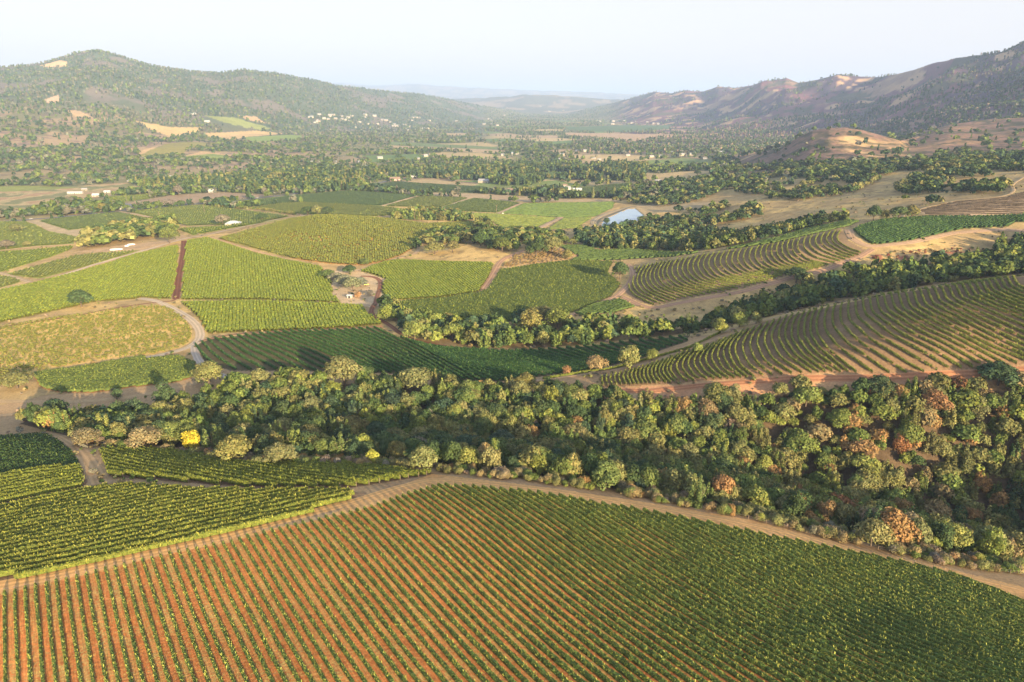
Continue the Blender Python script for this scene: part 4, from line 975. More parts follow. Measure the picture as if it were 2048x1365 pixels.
# dry scrub along the near edge of the wood, above the tan road
edge_strip = region(pp("(160,885)(200,898)(330,903)(430,922)(520,932)(740,935)(865,944)(960,954)(1100,970)(1200,983)(1330,1008)(1500,1038)(1750,1102)(1885,1132)(2048,1152)(2048,1135)(1880,1112)(1750,1082)(1500,1022)(1330,992)(1200,968)(1100,955)(960,942)(865,932)(740,922)(520,918)(430,910)(200,885)"))
scatter(edge_strip, 1.7, ["shrub"], lambda x, y: random.choices(["tan", "pinkish", "grey", "olive", "orange", "green", "lime"], [4, 1.2, .8, 5, 1, 3, .8])[0], (2.2, 8.0), (.9, 1.3), "edge", lambda x, y: off_roads(x, y, .6), .35)
red_s = region(pp("(1740,515)(1780,505)(1840,500)(1960,497)(2010,512)(1950,535)(1850,538)(1760,528)"))
scatter(red_s, 4.5, ["shrub"], lambda x, y: random.choices(["red", "rust", "tan", "olive", "pinkish"], [3, 2, 2, 1, 1])[0], (2.5, 5.5), (.9, 1.4), "redslope", None, .45)
# single trees: base u, v, height px, width factor, kind, tint, label
LONE = """164,614,36,1.3,oak,dark,round dark oak alone at the edge of the yellow-green field left
36,777,40,1.3,oak,olive,broad oak at the left end of the lower left field
18,772,24,1.2,oak,dark,smaller dark oak behind the broad oak at the far left
335,815,52,1.0,round,dark,dark rounded tree on the shaded dirt bank near the small field
418,771,52,1.15,oak,olive,spreading oak where the gravel road meets the wood
235,800,22,1.0,shrub,dark,dark bush on the shaded bank between track and wood
772,641,34,1.15,round,lime,bright yellow-green tree beside the brown track junction
1192,743,38,1.0,oak,tan,dry yellow-brown oak between the dark bowl and the track
1256,736,50,1.05,round,olive,largest rounded tree on the track above the dark bowl
1303,722,28,.95,round,lime,small light tree right of the largest roundish track tree
1133,750,22,.9,round,orange,small dry brown tree left of the yellow-brown oak
1050,778,36,1.2,oak,olive,round oak overlapping the dirt track at the wood's upper edge
1240,559,38,1.0,oak,dark,lone dark oak on the bare patch left of the striped knoll
616,431,20,1.3,oak,dark,left oak of the clump on the smooth hill top
636,431,21,1.3,oak,olive,middle oak of the clump on the smooth hill top
656,431,19,1.3,oak,dark,right oak of the clump on the smooth hill top
446,449,22,1.3,oak,grey,greyish oak beside the pale hip roof
524,441,14,1.6,oak,dark,low dark tree with a long shadow on the green field
36,465,18,1.6,oak,olive,wide oak on its pale patch inside the left green field
14,498,20,1.5,oak,grey,greyish oak above the pale farm track at the left edge
55,493,12,1.3,oak,olive,small oak right of the greyish oak by the farm track
340,487,36,1.0,oak,green,dense round oak at the right end of the farmyard grove
336,415,18,1.5,oak,grey,grey oak beside the highway on the brown field
182,425,24,1.2,oak,green,green tree beside the white farm building by the highway
205,424,20,1.2,oak,olive,bushy tree next to the white farm building by the highway
1746,442,32,1.0,oak,dark,leftmost dark oak above the green hilltop field
1768,441,24,.9,round,olive,slender oak between the larger hilltop oaks
1796,440,30,1.2,oak,dark,broad dark oak above the green hilltop field
1822,438,28,1.2,oak,olive,rightmost oak above the green hilltop field
656,556,18,1.6,oak,green,low dark green tree at the tip of the bare island
672,561,18,1.5,oak,silver,silvery tree on the bare island near its tip
688,572,26,1.3,oak,silver,large silvery olive tree on the bare island
706,583,30,1.25,oak,silver,tallest silvery tree in the middle of the bare island
722,574,22,1.2,oak,silver,silvery tree at the right of the bare island grove
716,596,14,1.2,round,orange,small brownish tree beside the white shed
741,591,13,1.3,round,grey,small grey-green bush right of the white shed
1592,566,36,1.25,oak,dark,wide dark oak below the striped knoll
386,899,44,1.0,round,yellow,brilliant golden yellow tree at the wood's lower edge
746,930,34,.95,round,gold,pale yellow-green tree on the lower edge of the wood above the spit
990,933,54,.85,bay,lime,bright green pointed tree on the lower edge near the road bend
1741,1092,66,1.0,oak,olive,pale olive tree with a visible trunk beside the fence
1078,950,50,1.0,round,lime,lit yellow-green tree right of the bright pointed one
845,942,56,1.1,oak,olive,big olive oak at the wood edge above the road bend
470,922,58,1.25,oak,olive,slanting wide olive oak right of the golden tree
560,930,48,1.3,oak,olive,low wide olive oak on the wood edge above the spit
290,897,48,1.3,oak,tan,greyish tan oak at the left of the golden tree
175,893,42,1.2,oak,tan,dry pinkish oak at the left end of the wood edge
1395,1012,64,.8,bay,green,tall green tree behind the fence on the wood edge
1210,978,60,1.1,round,green,round green tree by the road near the fence start
1995,770,52,1.4,oak,dark,very wide dark oak beside the red track at the right
830,780,50,1.3,oak,olive,broad pale oak standing above the canyon's upper edge
690,770,62,1.2,oak,olive,tallest pale oak at the canyon's upper edge left of centre
520,775,40,1.3,oak,olive,spreading pale oak at the canyon's upper left edge
1440,668,30,1.2,round,lime,light yellow-green tree at the creek below the verge
1478,655,32,1.1,round,lime,taller light yellow-green tree at the creek
1512,648,26,1.0,round,olive,olive tree at the end of the light creek trees
1395,705,22,1.1,round,lime,small pale tree right of the dark bowl tip
1228,462,13,1.6,shrub,dark,left dark bush at the near bank of the pond
1246,459,16,1.6,round,dark,dark bushy tree hiding the near bank of the pond
1264,454,15,1.7,round,dark,second dark bushy tree at the near bank of the pond
1284,447,16,1.5,round,green,bushy tree at the right end of the pond
1213,447,10,1.6,shrub,dark,small dark bush at the pond's left tip
1086,640,30,1.5,oak,olive,wide olive oak in front of the green field at the creek
1060,660,46,1.2,round,olive,tall rounded tree of the creek clump in front of the green field
1115,655,44,1.2,round,green,second tall rounded tree of the creek clump
1072,514,36,1.2,oak,dark,dark oak low on the right side of the dry knoll
1104,507,36,1.2,oak,olive,olive oak at the top right of the dry knoll
905,505,24,1.3,oak,olive,small olive oak at the foot of the dry knoll
962,494,30,1.3,oak,dark,dark oak in the middle of the dry knoll
1004,503,30,1.3,oak,green,green oak on the front of the dry knoll
1135,519,22,1.0,round,olive,small round tree at the right foot of the dry knoll
870,508,26,1.6,oak,olive,very wide olive oak at the left end of the dry knoll
700,548,20,1.4,oak,dark,dark oak behind the bare island
730,530,14,1.5,round,green,small dark tree left of the track behind the island
829,680,44,1.1,round,lime,bright yellow-green tree at the left end of the creek wood
905,682,42,1.1,oak,lime,yellow-green oak with two trunks in the creek wood
870,655,34,1.1,oak,lime,bright crowned oak against the green field corner
1395,352,12,1.3,oak,dark,small oak on the golden hill top
358,392,22,1.0,oak,grey,tall greyish eucalyptus beside the brown field"""
def clear(x, y, rad):
    TREES[:] = [t for t in TREES if (t[0]-x)**2+(t[1]-y)**2 > rad*rad]
lone = []
for ln in LONE.split("\n"):
    u, v, hp, w, k, t, lab = ln.split(",", 6)
    if float(hp) == 0: continue
    (x, y), = ground_at(float(u), float(v)); z = float(H(x, y))
    fw = y*CP-(z-CAM_Z)*SP; h = float(hp)*fw/FPX/CP*1.0
    for dd in ((0,) if (float(u) > 1500 and 700 < float(v) < 1000) else (0, .5, .9)): clear(x*(1-dd*h/math.hypot(x, y)), y*(1-dd*h/math.hypot(x, y)), h*float(w)*(.40 if dd < .8 else .2))
    lone.append((x, y, h, float(w), k, t, lab, "lone"))
# orchard row beside the field behind the hill
orch = resample(path(pp("(425,415)(470,417)(520,421)(560,427)(590,431)"), 20), 9)
for x, y in orch: TREES.append((x, y, random.uniform(5, 6.5), 1.0, "round", random.choice(["olive", "green", "olive"]), "small rounded orchard tree in the line beside the flat green field", "orchard"))
# wind-break and roadside groves of the valley
for s, kind, hr, sp in (("(0,0)(0,0)", None, None, None),):
    pass
GROVES = ["(700,362)(800,355)(860,358)(960,362)(1000,372)(1060,372)(1090,362)(1180,362)(1230,372)(1160,340)(1000,335)(820,340)(740,345)",
          "(1225,362)(1290,365)(1290,335)(1240,325)(1180,335)", "(520,388)(700,382)(735,368)(700,345)(560,350)(400,360)(300,368)(250,360)(300,385)(420,378)",
          "(1000,395)(1100,400)(1230,400)(1230,392)(1140,394)(1090,384)(1040,392)"]
for s in GROVES:
    scatter(region(pp(s)), 11, ["oak", "conifer", "conifer", "round"], ["green", "dark", "dark", "blue", "olive"], (12, 22), (.85, 1.2), "valley", okay, .15)

VZ = {"canyon": ("in the wooded canyon below the hillside rows", "trees of the wooded canyon"), "middle": ("in the creek wood between the two hillside vineyards", "trees of the creek wood"),
      "knoll": ("on the dry knoll beyond the creek", "oaks of the dry knoll"), "band": ("in the dense band behind the striped knoll", "trees of the band behind the striped knoll"),
      "slope": ("on the golden grass slope above the pond", "oaks of the golden grass slope"), "gully": ("in the line behind the smooth hill", "trees of the line behind the smooth hill"),
      "copse": ("in the farmyard grove by the pale dirt road", "trees of the farmyard grove"), "edge": ("on the wood edge by the tan road", "dry shrubs along the wood edge"),
      "redslope": ("on the scrubby slope under the hilltop field", "shrubs of the scrubby slope"), "valley": ("in the valley groves beyond the vineyards", "trees of the valley groves"), "orchard": ("", "orchard trees in a line"), "lone": ("", None)}
NAME = {"oak": ("oak_tree", "oak tree"), "round": ("broadleaf_tree", "tree"), "bay": ("bay_tree", "bay tree"), "shrub": ("shrub", "shrub"), "conifer": ("conifer_tree", "conifer")}
LIMIT = {"oak": 290, "round": 260, "bay": 240, "shrub": 200, "conifer": 60}
MASS = []
def plant_tree(t):
    x, y, h, w, k, tint, lab, zone = t
    z = float(H(x, y))-.15; rz = random.uniform(0, 6.28)
    e = bpy.data.objects.new(NAME[k][0], None); scene.collection.objects.link(e); e.empty_display_size = .5
    e.location = (x, y, z); e.rotation_euler = (0, 0, rz); e.scale = (h*w, h*w, h)
    i = random.randrange(len(LIB[k]))
    c = bpy.data.objects.new("crown", LIB[k][i]); scene.collection.objects.link(c); c.parent = e
    j = random.uniform(.8, 1.2); cc = TINT[tint]; c.color = (cc[0]*j*random.uniform(.93, 1.1), cc[1]*j, cc[2]*j*random.uniform(.85, 1.15), 1)
    tr = bpy.data.objects.new("trunk", TRK[k][i]); scene.collection.objects.link(tr); tr.parent = e
    kind_word = {"oak": "broad-crowned oak", "round": "round-crowned tree", "bay": "pointed bay tree", "shrub": "low shrub", "conifer": "conifer"}[k]
    if zone == "canyon":
        uu, vv = cen(x, y); t_ = (float(vv[0])-780)/(200+max(0, float(uu[0])-1000)*.16)
        place = "of the canyon wood, "+("upper edge" if t_ < .22 else "upper slope" if t_ < .45 else "shaded bottom" if t_ < .75 else "lower edge")+", "+("left end" if uu[0] < 420 else "under the bowl field" if uu[0] < 1000 else "under the dirt track" if uu[0] < 1420 else "under the hillside rows" if uu[0] < 1800 else "right end")
    else: place = VZ[zone][0]
    tag(e, lab or (WORD[tint]+" "+kind_word+" "+place), NAME[k][1], VZ[zone][1])
for t in lone: plant_tree(t)
byk = {}
for t in TREES: byk.setdefault(t[4], []).append(t)
for k, ts in byk.items():
    ts.sort(key=lambda t: -px_h(t)*(3 if t[6] else 1)); lim = LIMIT[k]-sum(1 for t in lone if t[4] == k)
    for t in ts[:lim]: plant_tree(t)
    MASS += ts[lim:]

# ---- the far woods: every tree still stands on the ground as its own small crown, but they form one mass
def polar_scatter(r0, r1, a0, a1, da, dr, dens):
    """dens(x, y, r, a) gives the chance of a tree"""
    X = []; Y = []
    r = r0
    while r < r1:
        sa = da(r)/r; a = np.arange(RAD(a0), RAD(a1), sa); a = a+(rng.random(len(a))-.5)*sa; q = r+(rng.random(len(a))-.5)*dr(r)
        x = np.sin(a)*q; y = np.cos(a)*q; m = rng.random(len(a)) < dens(x, y, q, np.degrees(a))
        X.append(x[m]); Y.append(y[m]); r += dr(r)
    return np.concatenate(X), np.concatenate(Y)
def visible(x, y, h):
    a = np.arctan2(x, y); r = np.hypot(x, y); i = np.clip(np.searchsorted(AZ, a)-1, 0, len(AZ)-2); j = np.clip(np.searchsorted(R, r)-3, 0, len(R)-1)
    return (H(x, y)+h-CAM_Z)/r > VIS[i, j]
VIS = np.maximum.accumulate(Z/R[None, :], axis=1)
hillreg = region(pp("(1480,335)(1520,310)(1560,298)(1620,266)(1690,258)(1760,273)(1800,286)(1850,280)(2048,245)(2300,240)(2300,300)(2048,300)(1850,300)(1800,318)(1700,322)(1560,332)"))
def vden(x, y, r, a):
    n = fbm(x/170, y/170, 4, 53); g = fbm(x/60, y/60, 3, 71)
    d = np.where((n < .56), .92, .22)*np.where(g > .36, 1, .3)
    d = np.where((a < -14) & (r > 1900), d*np.where(n < .5, 1.0, .65), d)
    d = np.where((a > 14) & (r < 1450), .10, d)
    ch = cells(x, y); d = np.where((ch[0] < .40) & (r > 1500) & (r < 8500) & (a > -14) & (a < 16), np.where((ch[2] < .05) | (ch[3] < .05), .5, .02), d)
    d = np.where(((a > 17.5) & (a < 31) & (r > 1440) & (r < 2500)) | ((a > 29) & (r > 1650) & (r < 2750)), np.where(g > .60, .14, .025), d)
    return d
x1, y1 = polar_scatter(1270, 3600, -40, 40, lambda r: max(7.5, r*.0046), lambda r: max(11, r*.0088), vden)
m = off_fields(x1, y1) & off_roads(x1, y1, 5) & visible(x1, y1, 9); x1 = x1[m]; y1 = y1[m]
x2, y2 = polar_scatter(3600, 10500, -40, 40, lambda r: r*.0034, lambda r: r*.0075, lambda x, y, r, a: np.where((a < -3) & (r > 4200), .45+.45*(fbm(x/170, y/170, 4, 53) < .58), np.where((a > 7), .42*(fbm(x/420, y/420, 5, 61) < .52)*(fbm(x/130, y/130, 4, 62) < .56)+.06, np.where((cells(x, y)[0] < .40) & (r < 8500), .03, .8))))
m = off_fields(x2, y2) & visible(x2, y2, 10); x2 = x2[m]; y2 = y2[m]
x3, y3 = polar_scatter(2600, 4700, 5, 42, lambda r: r*.0038, lambda r: r*.0085, lambda x, y, r, a: np.where(r < 2750, .0, np.where(fbm(x/200, y/200, 3, 72) > .43, .8, .15)))
m = visible(x3, y3, 9) & off_fields(x3, y3); x3 = x3[m]; y3 = y3[m]
def mass_geo(X, Y, hgt, wid, kinds, tints, nleaf, size, seed):
    r_ = np.random.default_rng(seed); VQ = []; VC = []; Zg = H(X, Y); n = len(X)
    ki = r_.integers(0, len(kinds)*4, n); ti = r_.choice(len(tints), n); rot = r_.random(n)*6.28
    for c in range(len(kinds)*4):
        k = kinds[c % len(kinds)]; Q, tone = crown_geo(k, nleaf, size*(.9 if k == "conifer" else 1.15), 900+c)
        sel = np.flatnonzero(ki == c)
        if not len(sel): continue
        ca, sa = np.cos(rot[sel]), np.sin(rot[sel]); h = hgt[sel]; w = h*wid[sel]
        x = (Q[None, ..., 0]*ca[:, None, None]-Q[None, ..., 1]*sa[:, None, None])*w[:, None, None]+X[sel, None, None]
        y = (Q[None, ..., 0]*sa[:, None, None]+Q[None, ..., 1]*ca[:, None, None])*w[:, None, None]+Y[sel, None, None]
        z = Q[None, ..., 2]*h[:, None, None]+Zg[sel, None, None]-.1
        VQ.append(np.stack([x, y, z], -1).reshape(-1, 4, 3).astype(np.float32))
        tt = np.array([TINT[t] for t in tints])[ti[sel]]*(.8+.4*r_.random((len(sel), 1)))
        VC.append((tt[:, None, :]*tone[None]).reshape(-1, 3).astype(np.float32))
    return VQ, VC
SQ = []; SC = []
def add_mass(r): SQ.extend(r[0]); SC.extend(r[1])
if MASS:
    for k in ("oak", "round", "bay", "shrub", "conifer"):
        for t_ in sorted({t[5] for t in MASS if t[4] == k}):
            L = [t for t in MASS if t[4] == k and t[5] == t_]
            for r0_, r1_, nl, sz in ((0, 430, 1000, .072), (430, 750, 300, .13), (750, 9e9, 120, .20)):
                M = [t for t in L if r0_ <= math.hypot(t[0], t[1]) < r1_]
                if M: add_mass(mass_geo(np.array([t[0] for t in M]), np.array([t[1] for t in M]), np.array([t[2] for t in M]), np.array([t[3] for t in M]), [k], [t_], nl, sz, 5))
h1 = 6+9*rng.random(len(x1)); r1 = np.hypot(x1, y1)
add_mass(mass_geo(x1, y1, h1*(1+.12*(r1 > 2400)), .85+.5*rng.random(len(x1)), ["oak", "round", "oak", "conifer"], ["green", "smoky", "dark", "blue", "green", "dark"], 44, .30, 6))
h3 = 9+7*rng.random(len(x3)); add_mass(mass_geo(x3, y3, h3, .9+.4*rng.random(len(x3)), ["conifer", "conifer"], ["green", "dark", "blue", "smoky", "pinkish"], 22, .42, 8))
h2 = 9+7*rng.random(len(x2)); add_mass(mass_geo(x2, y2, h2, .8+.4*rng.random(len(x2)), ["round", "conifer", "conifer"], ["green", "dark", "smoky", "blue", "smoky"], 11, .50, 7))
print("trees: valley", len(x1), "slope", len(x3), "far", len(x2), "mass", len(MASS), "scatter", len(TREES))
# dry tufts and small scrub on the open slopes
sx, sy = polar_scatter(215, 1100, -40, 42, lambda r: max(2.6, r*.0075), lambda r: max(2.6, r*.011), lambda x, y, r, a: np.where(fbm(x/24, y/24, 3, 88) > .50, .34, .05)*np.where(a > 8, 1.2, .8))
m = off_fields(sx, sy) & off_roads(sx, sy, .8) & ~inside(sx, sy, WREG["canyon"]) & ~inside(sx, sy, shore) & (np.hypot(sx, sy) > 240); sx = sx[m]; sy = sy[m]
g = mass_geo(sx, sy, .7+1.1*rng.random(len(sx)), 1.0+.8*rng.random(len(sx)), ["shrub"], ["tan", "tan", "olive", "pinkish", "grey", "green"], 22, .42, 12)
tag(link("dry_scrub", quad_mesh("dry_scrub", np.concatenate(g[0]), np.concatenate(g[1])), far_mat), "low dry tufts and scrub dotting the open grass slopes", "scrub", None, "stuff")
print("scrub", len(sx))
woods = link("distant_trees", quad_mesh("distant_trees", np.concatenate(SQ), np.concatenate(SC)), far_mat)
tag(woods, "far woods of oaks and conifers over the valley floor and mountain sides", "woods", None, "stuff")
# ------------------------------------------------------------------ buildings
WHITE = plain_mat("white_painted_wall", (.46, .44, .41)); CREAM = plain_mat("cream_wall", (.40, .35, .28)); REDW = plain_mat("red_brown_boards", (.36, .16, .11))
GREYR = plain_mat("grey_roof", (.33, .33, .34)); PALER = plain_mat("pale_metal_roof", (.48, .50, .52), .5); BRWNR = plain_mat("brown_roof", (.27, .19, .14)); DARKM = plain_mat("dark_opening", (.05, .05, .055), .4)
PINKW = plain_mat("pinkish_wall", (.55, .36, .30)); TARP = plain_mat("white_tarpaulin", (.85, .85, .85), .5); YELM = plain_mat("yellow_paint", (.62, .50, .14), .5); GLASS = plain_mat("dark_glass", (.04, .05, .06), .15)
def poly_mesh(name, V, F):
    me = bpy.data.meshes.new(name); me.from_pydata([tuple(map(float, v)) for v in V], [], F); me.update(); return me
def box_m(name, x0, y0, z0, x1, y1, z1):
    V = [(x0, y0, z0), (x1, y0, z0), (x1, y1, z0), (x0, y1, z0), (x0, y0, z1), (x1, y0, z1), (x1, y1, z1), (x0, y1, z1)]
    return poly_mesh(name, V, [(0, 3, 2, 1), (4, 5, 6, 7), (0, 1, 5, 4), (1, 2, 6, 5), (2, 3, 7, 6), (3, 0, 4, 7)])
def gable(name, w, d, z, rise, over=.5, th=.22):
    a, b = w/2+over, d/2+over; V = []
    for t in (0, th):
        V += [(-a, -b, z-.12+t), (a, -b, z-.12+t), (a, 0, z+rise+t), (-a, 0, z+rise+t), (-a, b, z-.12+t), (a, b, z-.12+t)]
    F = [(6, 7, 8, 9), (9, 8, 11, 10), (3, 2, 1, 0), (4, 5, 2, 3), (0, 1, 7, 6), (5, 4, 10, 11), (1, 2, 8, 7), (2, 5, 11, 8), (3, 0, 6, 9), (4, 3, 9, 10)]
    return poly_mesh(name, V, F)
def hip(name, w, d, z, rise, over=.6):
    a, b = w/2+over, d/2+over; r = max(.3, a-b)
    return poly_mesh(name, [(-a, -b, z), (a, -b, z), (a, b, z), (-a, b, z), (-r, 0, z+rise), (r, 0, z+rise)], [(0, 1, 5, 4), (1, 2, 5), (2, 3, 4, 5), (3, 0, 4), (3, 2, 1, 0)])
def wall_body(w, d, h, rise):
    V = [(-w/2, -d/2, -1.2), (w/2, -d/2, -1.2), (w/2, d/2, -1.2), (-w/2, d/2, -1.2), (-w/2, -d/2, h), (w/2, -d/2, h), (w/2, d/2, h), (-w/2, d/2, h)]
    F = [(0, 1, 5, 4), (2, 3, 7, 6)]
    if rise: V += [(-w/2, 0, h+rise-.05), (w/2, 0, h+rise-.05)]; F += [(1, 2, 6, 9, 5), (3, 0, 4, 8, 7)]
    else: F += [(1, 2, 6, 5), (3, 0, 4, 7), (4, 5, 6, 7)]
    return poly_mesh("wall", V, F)
def house(u, v, w, d, h, rot, wall, roof, label, name="farm_house", cat="house", style="gable", rise=None, nwin=3, group=None, chimney=False):
    (x, y), = ground_at(u, v); z = float(H(x, y))
    e = bpy.data.objects.new(name, None); scene.collection.objects.link(e); e.location = (x, y, z); e.rotation_euler = (0, 0, RAD(rot)); tag(e, label, cat, group)
    rise = rise if rise is not None else d*.28
    link("wall", wall_body(w, d, h, rise if style == "gable" else 0), wall, e)
    rf = link("roof", gable("roof", w, d, h, rise) if style == "gable" else hip("roof", w, d, h+.02, rise), roof, e)
    if chimney: link("chimney", box_m("chimney", w*.2, -.5, h+rise*.4, w*.2+1, .5, h+rise+1.3), BRWNR, rf)
    for i in range(nwin):
        xx = -w/2+w*(i+.5)/nwin
        if i == nwin//2: link("door", box_m("door", xx-.9, -d/2-.08, 0, xx+.9, -d/2-.01, 2.3), DARKM, e)
        else: link("window", box_m("window", xx-.8, -d/2-.07, 1.0, xx+.8, -d/2-.01, 2.3), GLASS, e)
    return e
house(467, 449, 20, 13, 1.8, 12, CREAM, PALER, "long building with a pale hip roof beside the greyish oak", "farm_building", "barn", "hip", 3.2)
house(232, 419, 20, 9, 3.2, 12, WHITE, PALER, "white farm building with a pale roof beside the highway junction", "farm_building", "barn")
house(214, 422, 9, 6, 2.8, 12, WHITE, WHITE, "small white annex left of the white farm building", "farm_building", "shed")
house(151, 388, 29, 7, 2.6, 8, WHITE, PALER, "long low open shed on the golden field at the left", "long_shed", "shed", nwin=7)
house(196, 393, 19, 11, 2.8, 15, CREAM, PALER, "pale-roofed shed right of the long low shed", "farm_shed", "shed")
house(215, 386, 12, 7, 3, 10, WHITE, PALER, "white gabled house behind the pale-roofed shed", "farm_house")
house(170, 381, 11, 7, 3, 10, CREAM, GREYR, "small grey-roofed house right behind the long low shed", "farm_house")
house(251, 383, 10, 8, 4, 0, WHITE, GREYR, "little white house beside the grove at the left", "farm_house")
house(1020, 388, 26, 18, 6, 5, REDW, BRWNR, "red-brown barn with its gable left of its twin", "red_barn", "barn", rise=5, nwin=3)
house(1046, 388, 34, 15, 5.5, 0, REDW, GREYR, "longer red-brown barn with a grey roof, right of its twin", "red_barn", "barn", rise=4.5, nwin=5)
house(700, 596, 3.8, 3.0, 2.2, -8, WHITE, PALER, "small white shed on the bare island among the vines", "garden_shed", "shed", rise=.5, nwin=1)
house(1134, 380, 15, 10, 4.5, 20, WHITE, GREYR, "white house with a grey roof at the field corner beyond the barns", "farm_house", chimney=True)
house(1154, 383, 20, 10, 4, -10, WHITE, PALER, "white bungalow right of the grey-roofed white house", "farm_house")
house(1130, 374, 10, 8, 4, 0, CREAM, BRWNR, "small cream cottage behind the white bungalow", "farm_house")
house(1082, 378, 13, 10, 4.5, 10, WHITE, PALER, "white outbuilding at the top of the pale side road", "farm_house")
house(858, 342, 34, 14, 7, 5, CREAM, PALER, "cream two-storey hall among the valley trees, left of its neighbour", "village_hall", "building", nwin=5)
house(879, 343, 28, 14, 7, -4, CREAM, PALER, "cream hall with a pale roof right of the larger cream hall", "village_hall", "building", nwin=5)
house(905, 340, 30, 13, 5, 10, PINKW, PALER, "pinkish long house with a pale roof right of the cream halls", "village_house", nwin=5)
house(790, 362, 26, 16, 5, 20, PINKW, BRWNR, "pinkish house at the bend of the highway", "village_house", nwin=3)
house(968, 366, 26, 16, 5, -15, CREAM, GREYR, "grey-roofed farm house at the end of the purple field", "farm_house")
house(828, 356, 16, 9, 4.5, 5, WHITE, GREYR, "white house at the far end of the highway", "farm_house")
house(626, 327, 34, 12, 4, 5, CREAM, PALER, "very long cream building in the left valley woods", "long_building", "building", nwin=7)
house(668, 328, 20, 10, 6, 10, WHITE, PALER, "tall white house right of the very long cream building", "village_house", chimney=True)
house(424, 385, 12, 9, 5, 0, WHITE, PALER, "white cottage under the trees behind the brown field", "farm_house")
house(468, 382, 14, 9, 4, 10, PINKW, BRWNR, "low pink-walled cottage under the trees behind the brown field", "farm_house")
house(1030, 309, 28, 13, 5, 5, WHITE, PALER, "big white farmstead at the end of the far blue-green field", "farm_house", nwin=5)
house(1314, 366, 16, 9, 4, 15, WHITE, GREYR, "white hillside house under the golden hill", "farm_house", chimney=True)
house(1430, 343, 22, 10, 4.5, -10, CREAM, BRWNR, "brown-roofed ranch house on top of the golden hill", "farm_house")
house(388, 230, 24, 14, 6, 0, WHITE, PALER, "white villa high on the left foothill", "village_house")
house(415, 245, 26, 14, 6, 0, WHITE, PALER, "white villa lower on the left foothill above the golden grass", "village_house")
house(1880, 322, 18, 10, 4.5, 5, WHITE, PALER, "white house half hidden in the belt of trees at the right", "farm_house")
# town houses: one kind, many copies
town_src = None
def town_mesh():
    V = [(-6, -5, -1), (6, -5, -1), (6, 5, -1), (-6, 5, -1), (-6, -5, 4.5), (6, -5, 4.5), (6, 5, 4.5), (-6, 5, 4.5), (-6.5, 0, 7.4), (6.5, 0, 7.4)]
    return poly_mesh("town_house", V, [(0, 1, 5, 4), (2, 3, 7, 6), (1, 2, 6, 9, 5), (3, 0, 4, 8, 7), (4, 5, 9, 8), (6, 7, 8, 9)])
tm = town_mesh(); tm.materials.append(CREAM); tm.materials.append(GREYR); tm.polygons[4].material_index = 1; tm.polygons[5].material_index = 1
random.seed(21)
TOWN = [(random.uniform(a, b), random.uniform(c, d), lab) for (a, b, c, d, n, lab) in ((620, 700, 230, 248, 18, "tiny pale house in the town at the foot of the left mountain"), (700, 860, 230, 262, 26, "tiny pale house in the town spreading right of the mountain foot"), (860, 1000, 238, 262, 8, "tiny pale house in the dark woods of the valley centre"),
        (1190, 1330, 241, 250, 9, "tiny pale house above the far blue-green field at the right"), (1000, 1290, 298, 322, 12, "tiny pale house beyond the wooded valley groves"), (720, 960, 312, 345, 12, "tiny pale house among the groves behind the highway bend"), (1270, 1460, 302, 320, 9, "tiny pale house left of the burnt brown hill"), (250, 420, 342, 370, 3, "tiny pale house in the left valley trees"), (1000, 1130, 214, 236, 6, "tiny pale house at the far end of the valley")) for _ in range(n)]
for u, v, lab in TOWN:
    (x, y), = ground_at(u, v); r = math.hypot(x, y)
    o = bpy.data.objects.new("town_house", tm); scene.collection.objects.link(o); s = random.uniform(.8, 1.3)*(1.0+min(.5, max(0, r-2500)/5500))
    o.location = (x, y, float(H(x, y))-.3); o.scale = (s*1.3, s, s); o.rotation_euler = (0, 0, random.uniform(-.6, .6))
    tag(o, lab, "house", "pale houses scattered through the valley")

# tarpaulin covers by the farmyard grove
def tunnel(w, d, h, k=8):
    V = []; F = []
    for i, x in enumerate(np.linspace(-w/2, w/2, 7)):
        q = 1-.25*abs(x/(w/2))**3
        for j in range(k+1):
            a = math.pi*j/k; V.append((x, math.cos(a)*d/2*q, math.sin(a)*h*q*(1+.06*math.sin(i*3+j))))
    for i in range(6):
        for j in range(k): a = i*(k+1)+j; F.append((a, a+1, a+k+2, a+k+1))
    F.append(tuple(range(k+1))); F.append(tuple(6*(k+1)+j for j in reversed(range(k+1))))
    return poly_mesh("tarp_cover", V, F)
for u, v, w, d, h, lab in ((233, 500, 13, 4, 1.5, "long white tarpaulin-covered stack in front of the farmyard grove"), (263, 490, 8, 4, 1.5, "smaller white tarpaulin-covered stack right of the long one"), (254, 493, 4, 3, 1.6, "little white covered pile between the two tarpaulin stacks")):
    (x, y), = ground_at(u, v); o = link("tarp_cover", tunnel(w, d, h), TARP, None, (x, y, float(H(x, y))-.1)); o.rotation_euler = (0, 0, .15); tag(o, lab, "covered stack")
# bins and a tank in the fields
def bin_obj(u, v, s, lab, mat=WHITE):
    (x, y), = ground_at(u, v); z = float(H(x, y))
    e = bpy.data.objects.new("picking_bin", None); scene.collection.objects.link(e); e.location = (x, y, z); tag(e, lab, "bin")
    t = .06*s
    V = []; F = []
    for (a, b, c, d) in ((-s, -s, s, -s+t), (-s, s-t, s, s), (-s, -s+t, -s+t, s-t), (s-t, -s+t, s, s-t)):
        k = len(V); V += [(a, b, .15), (c, b, .15), (c, d, .15), (a, d, .15), (a, b, 1.3*s), (c, b, 1.3*s), (c, d, 1.3*s), (a, d, 1.3*s)]
        F += [tuple(k+q for q in f) for f in ((4, 5, 6, 7), (0, 1, 5, 4), (1, 2, 6, 5), (2, 3, 7, 6), (3, 0, 4, 7))]
    link("side", poly_mesh("side", V, F), mat, e); link("pallet", box_m("pallet", -s, -s, -.1, s, s, .14), wood_mat, e)
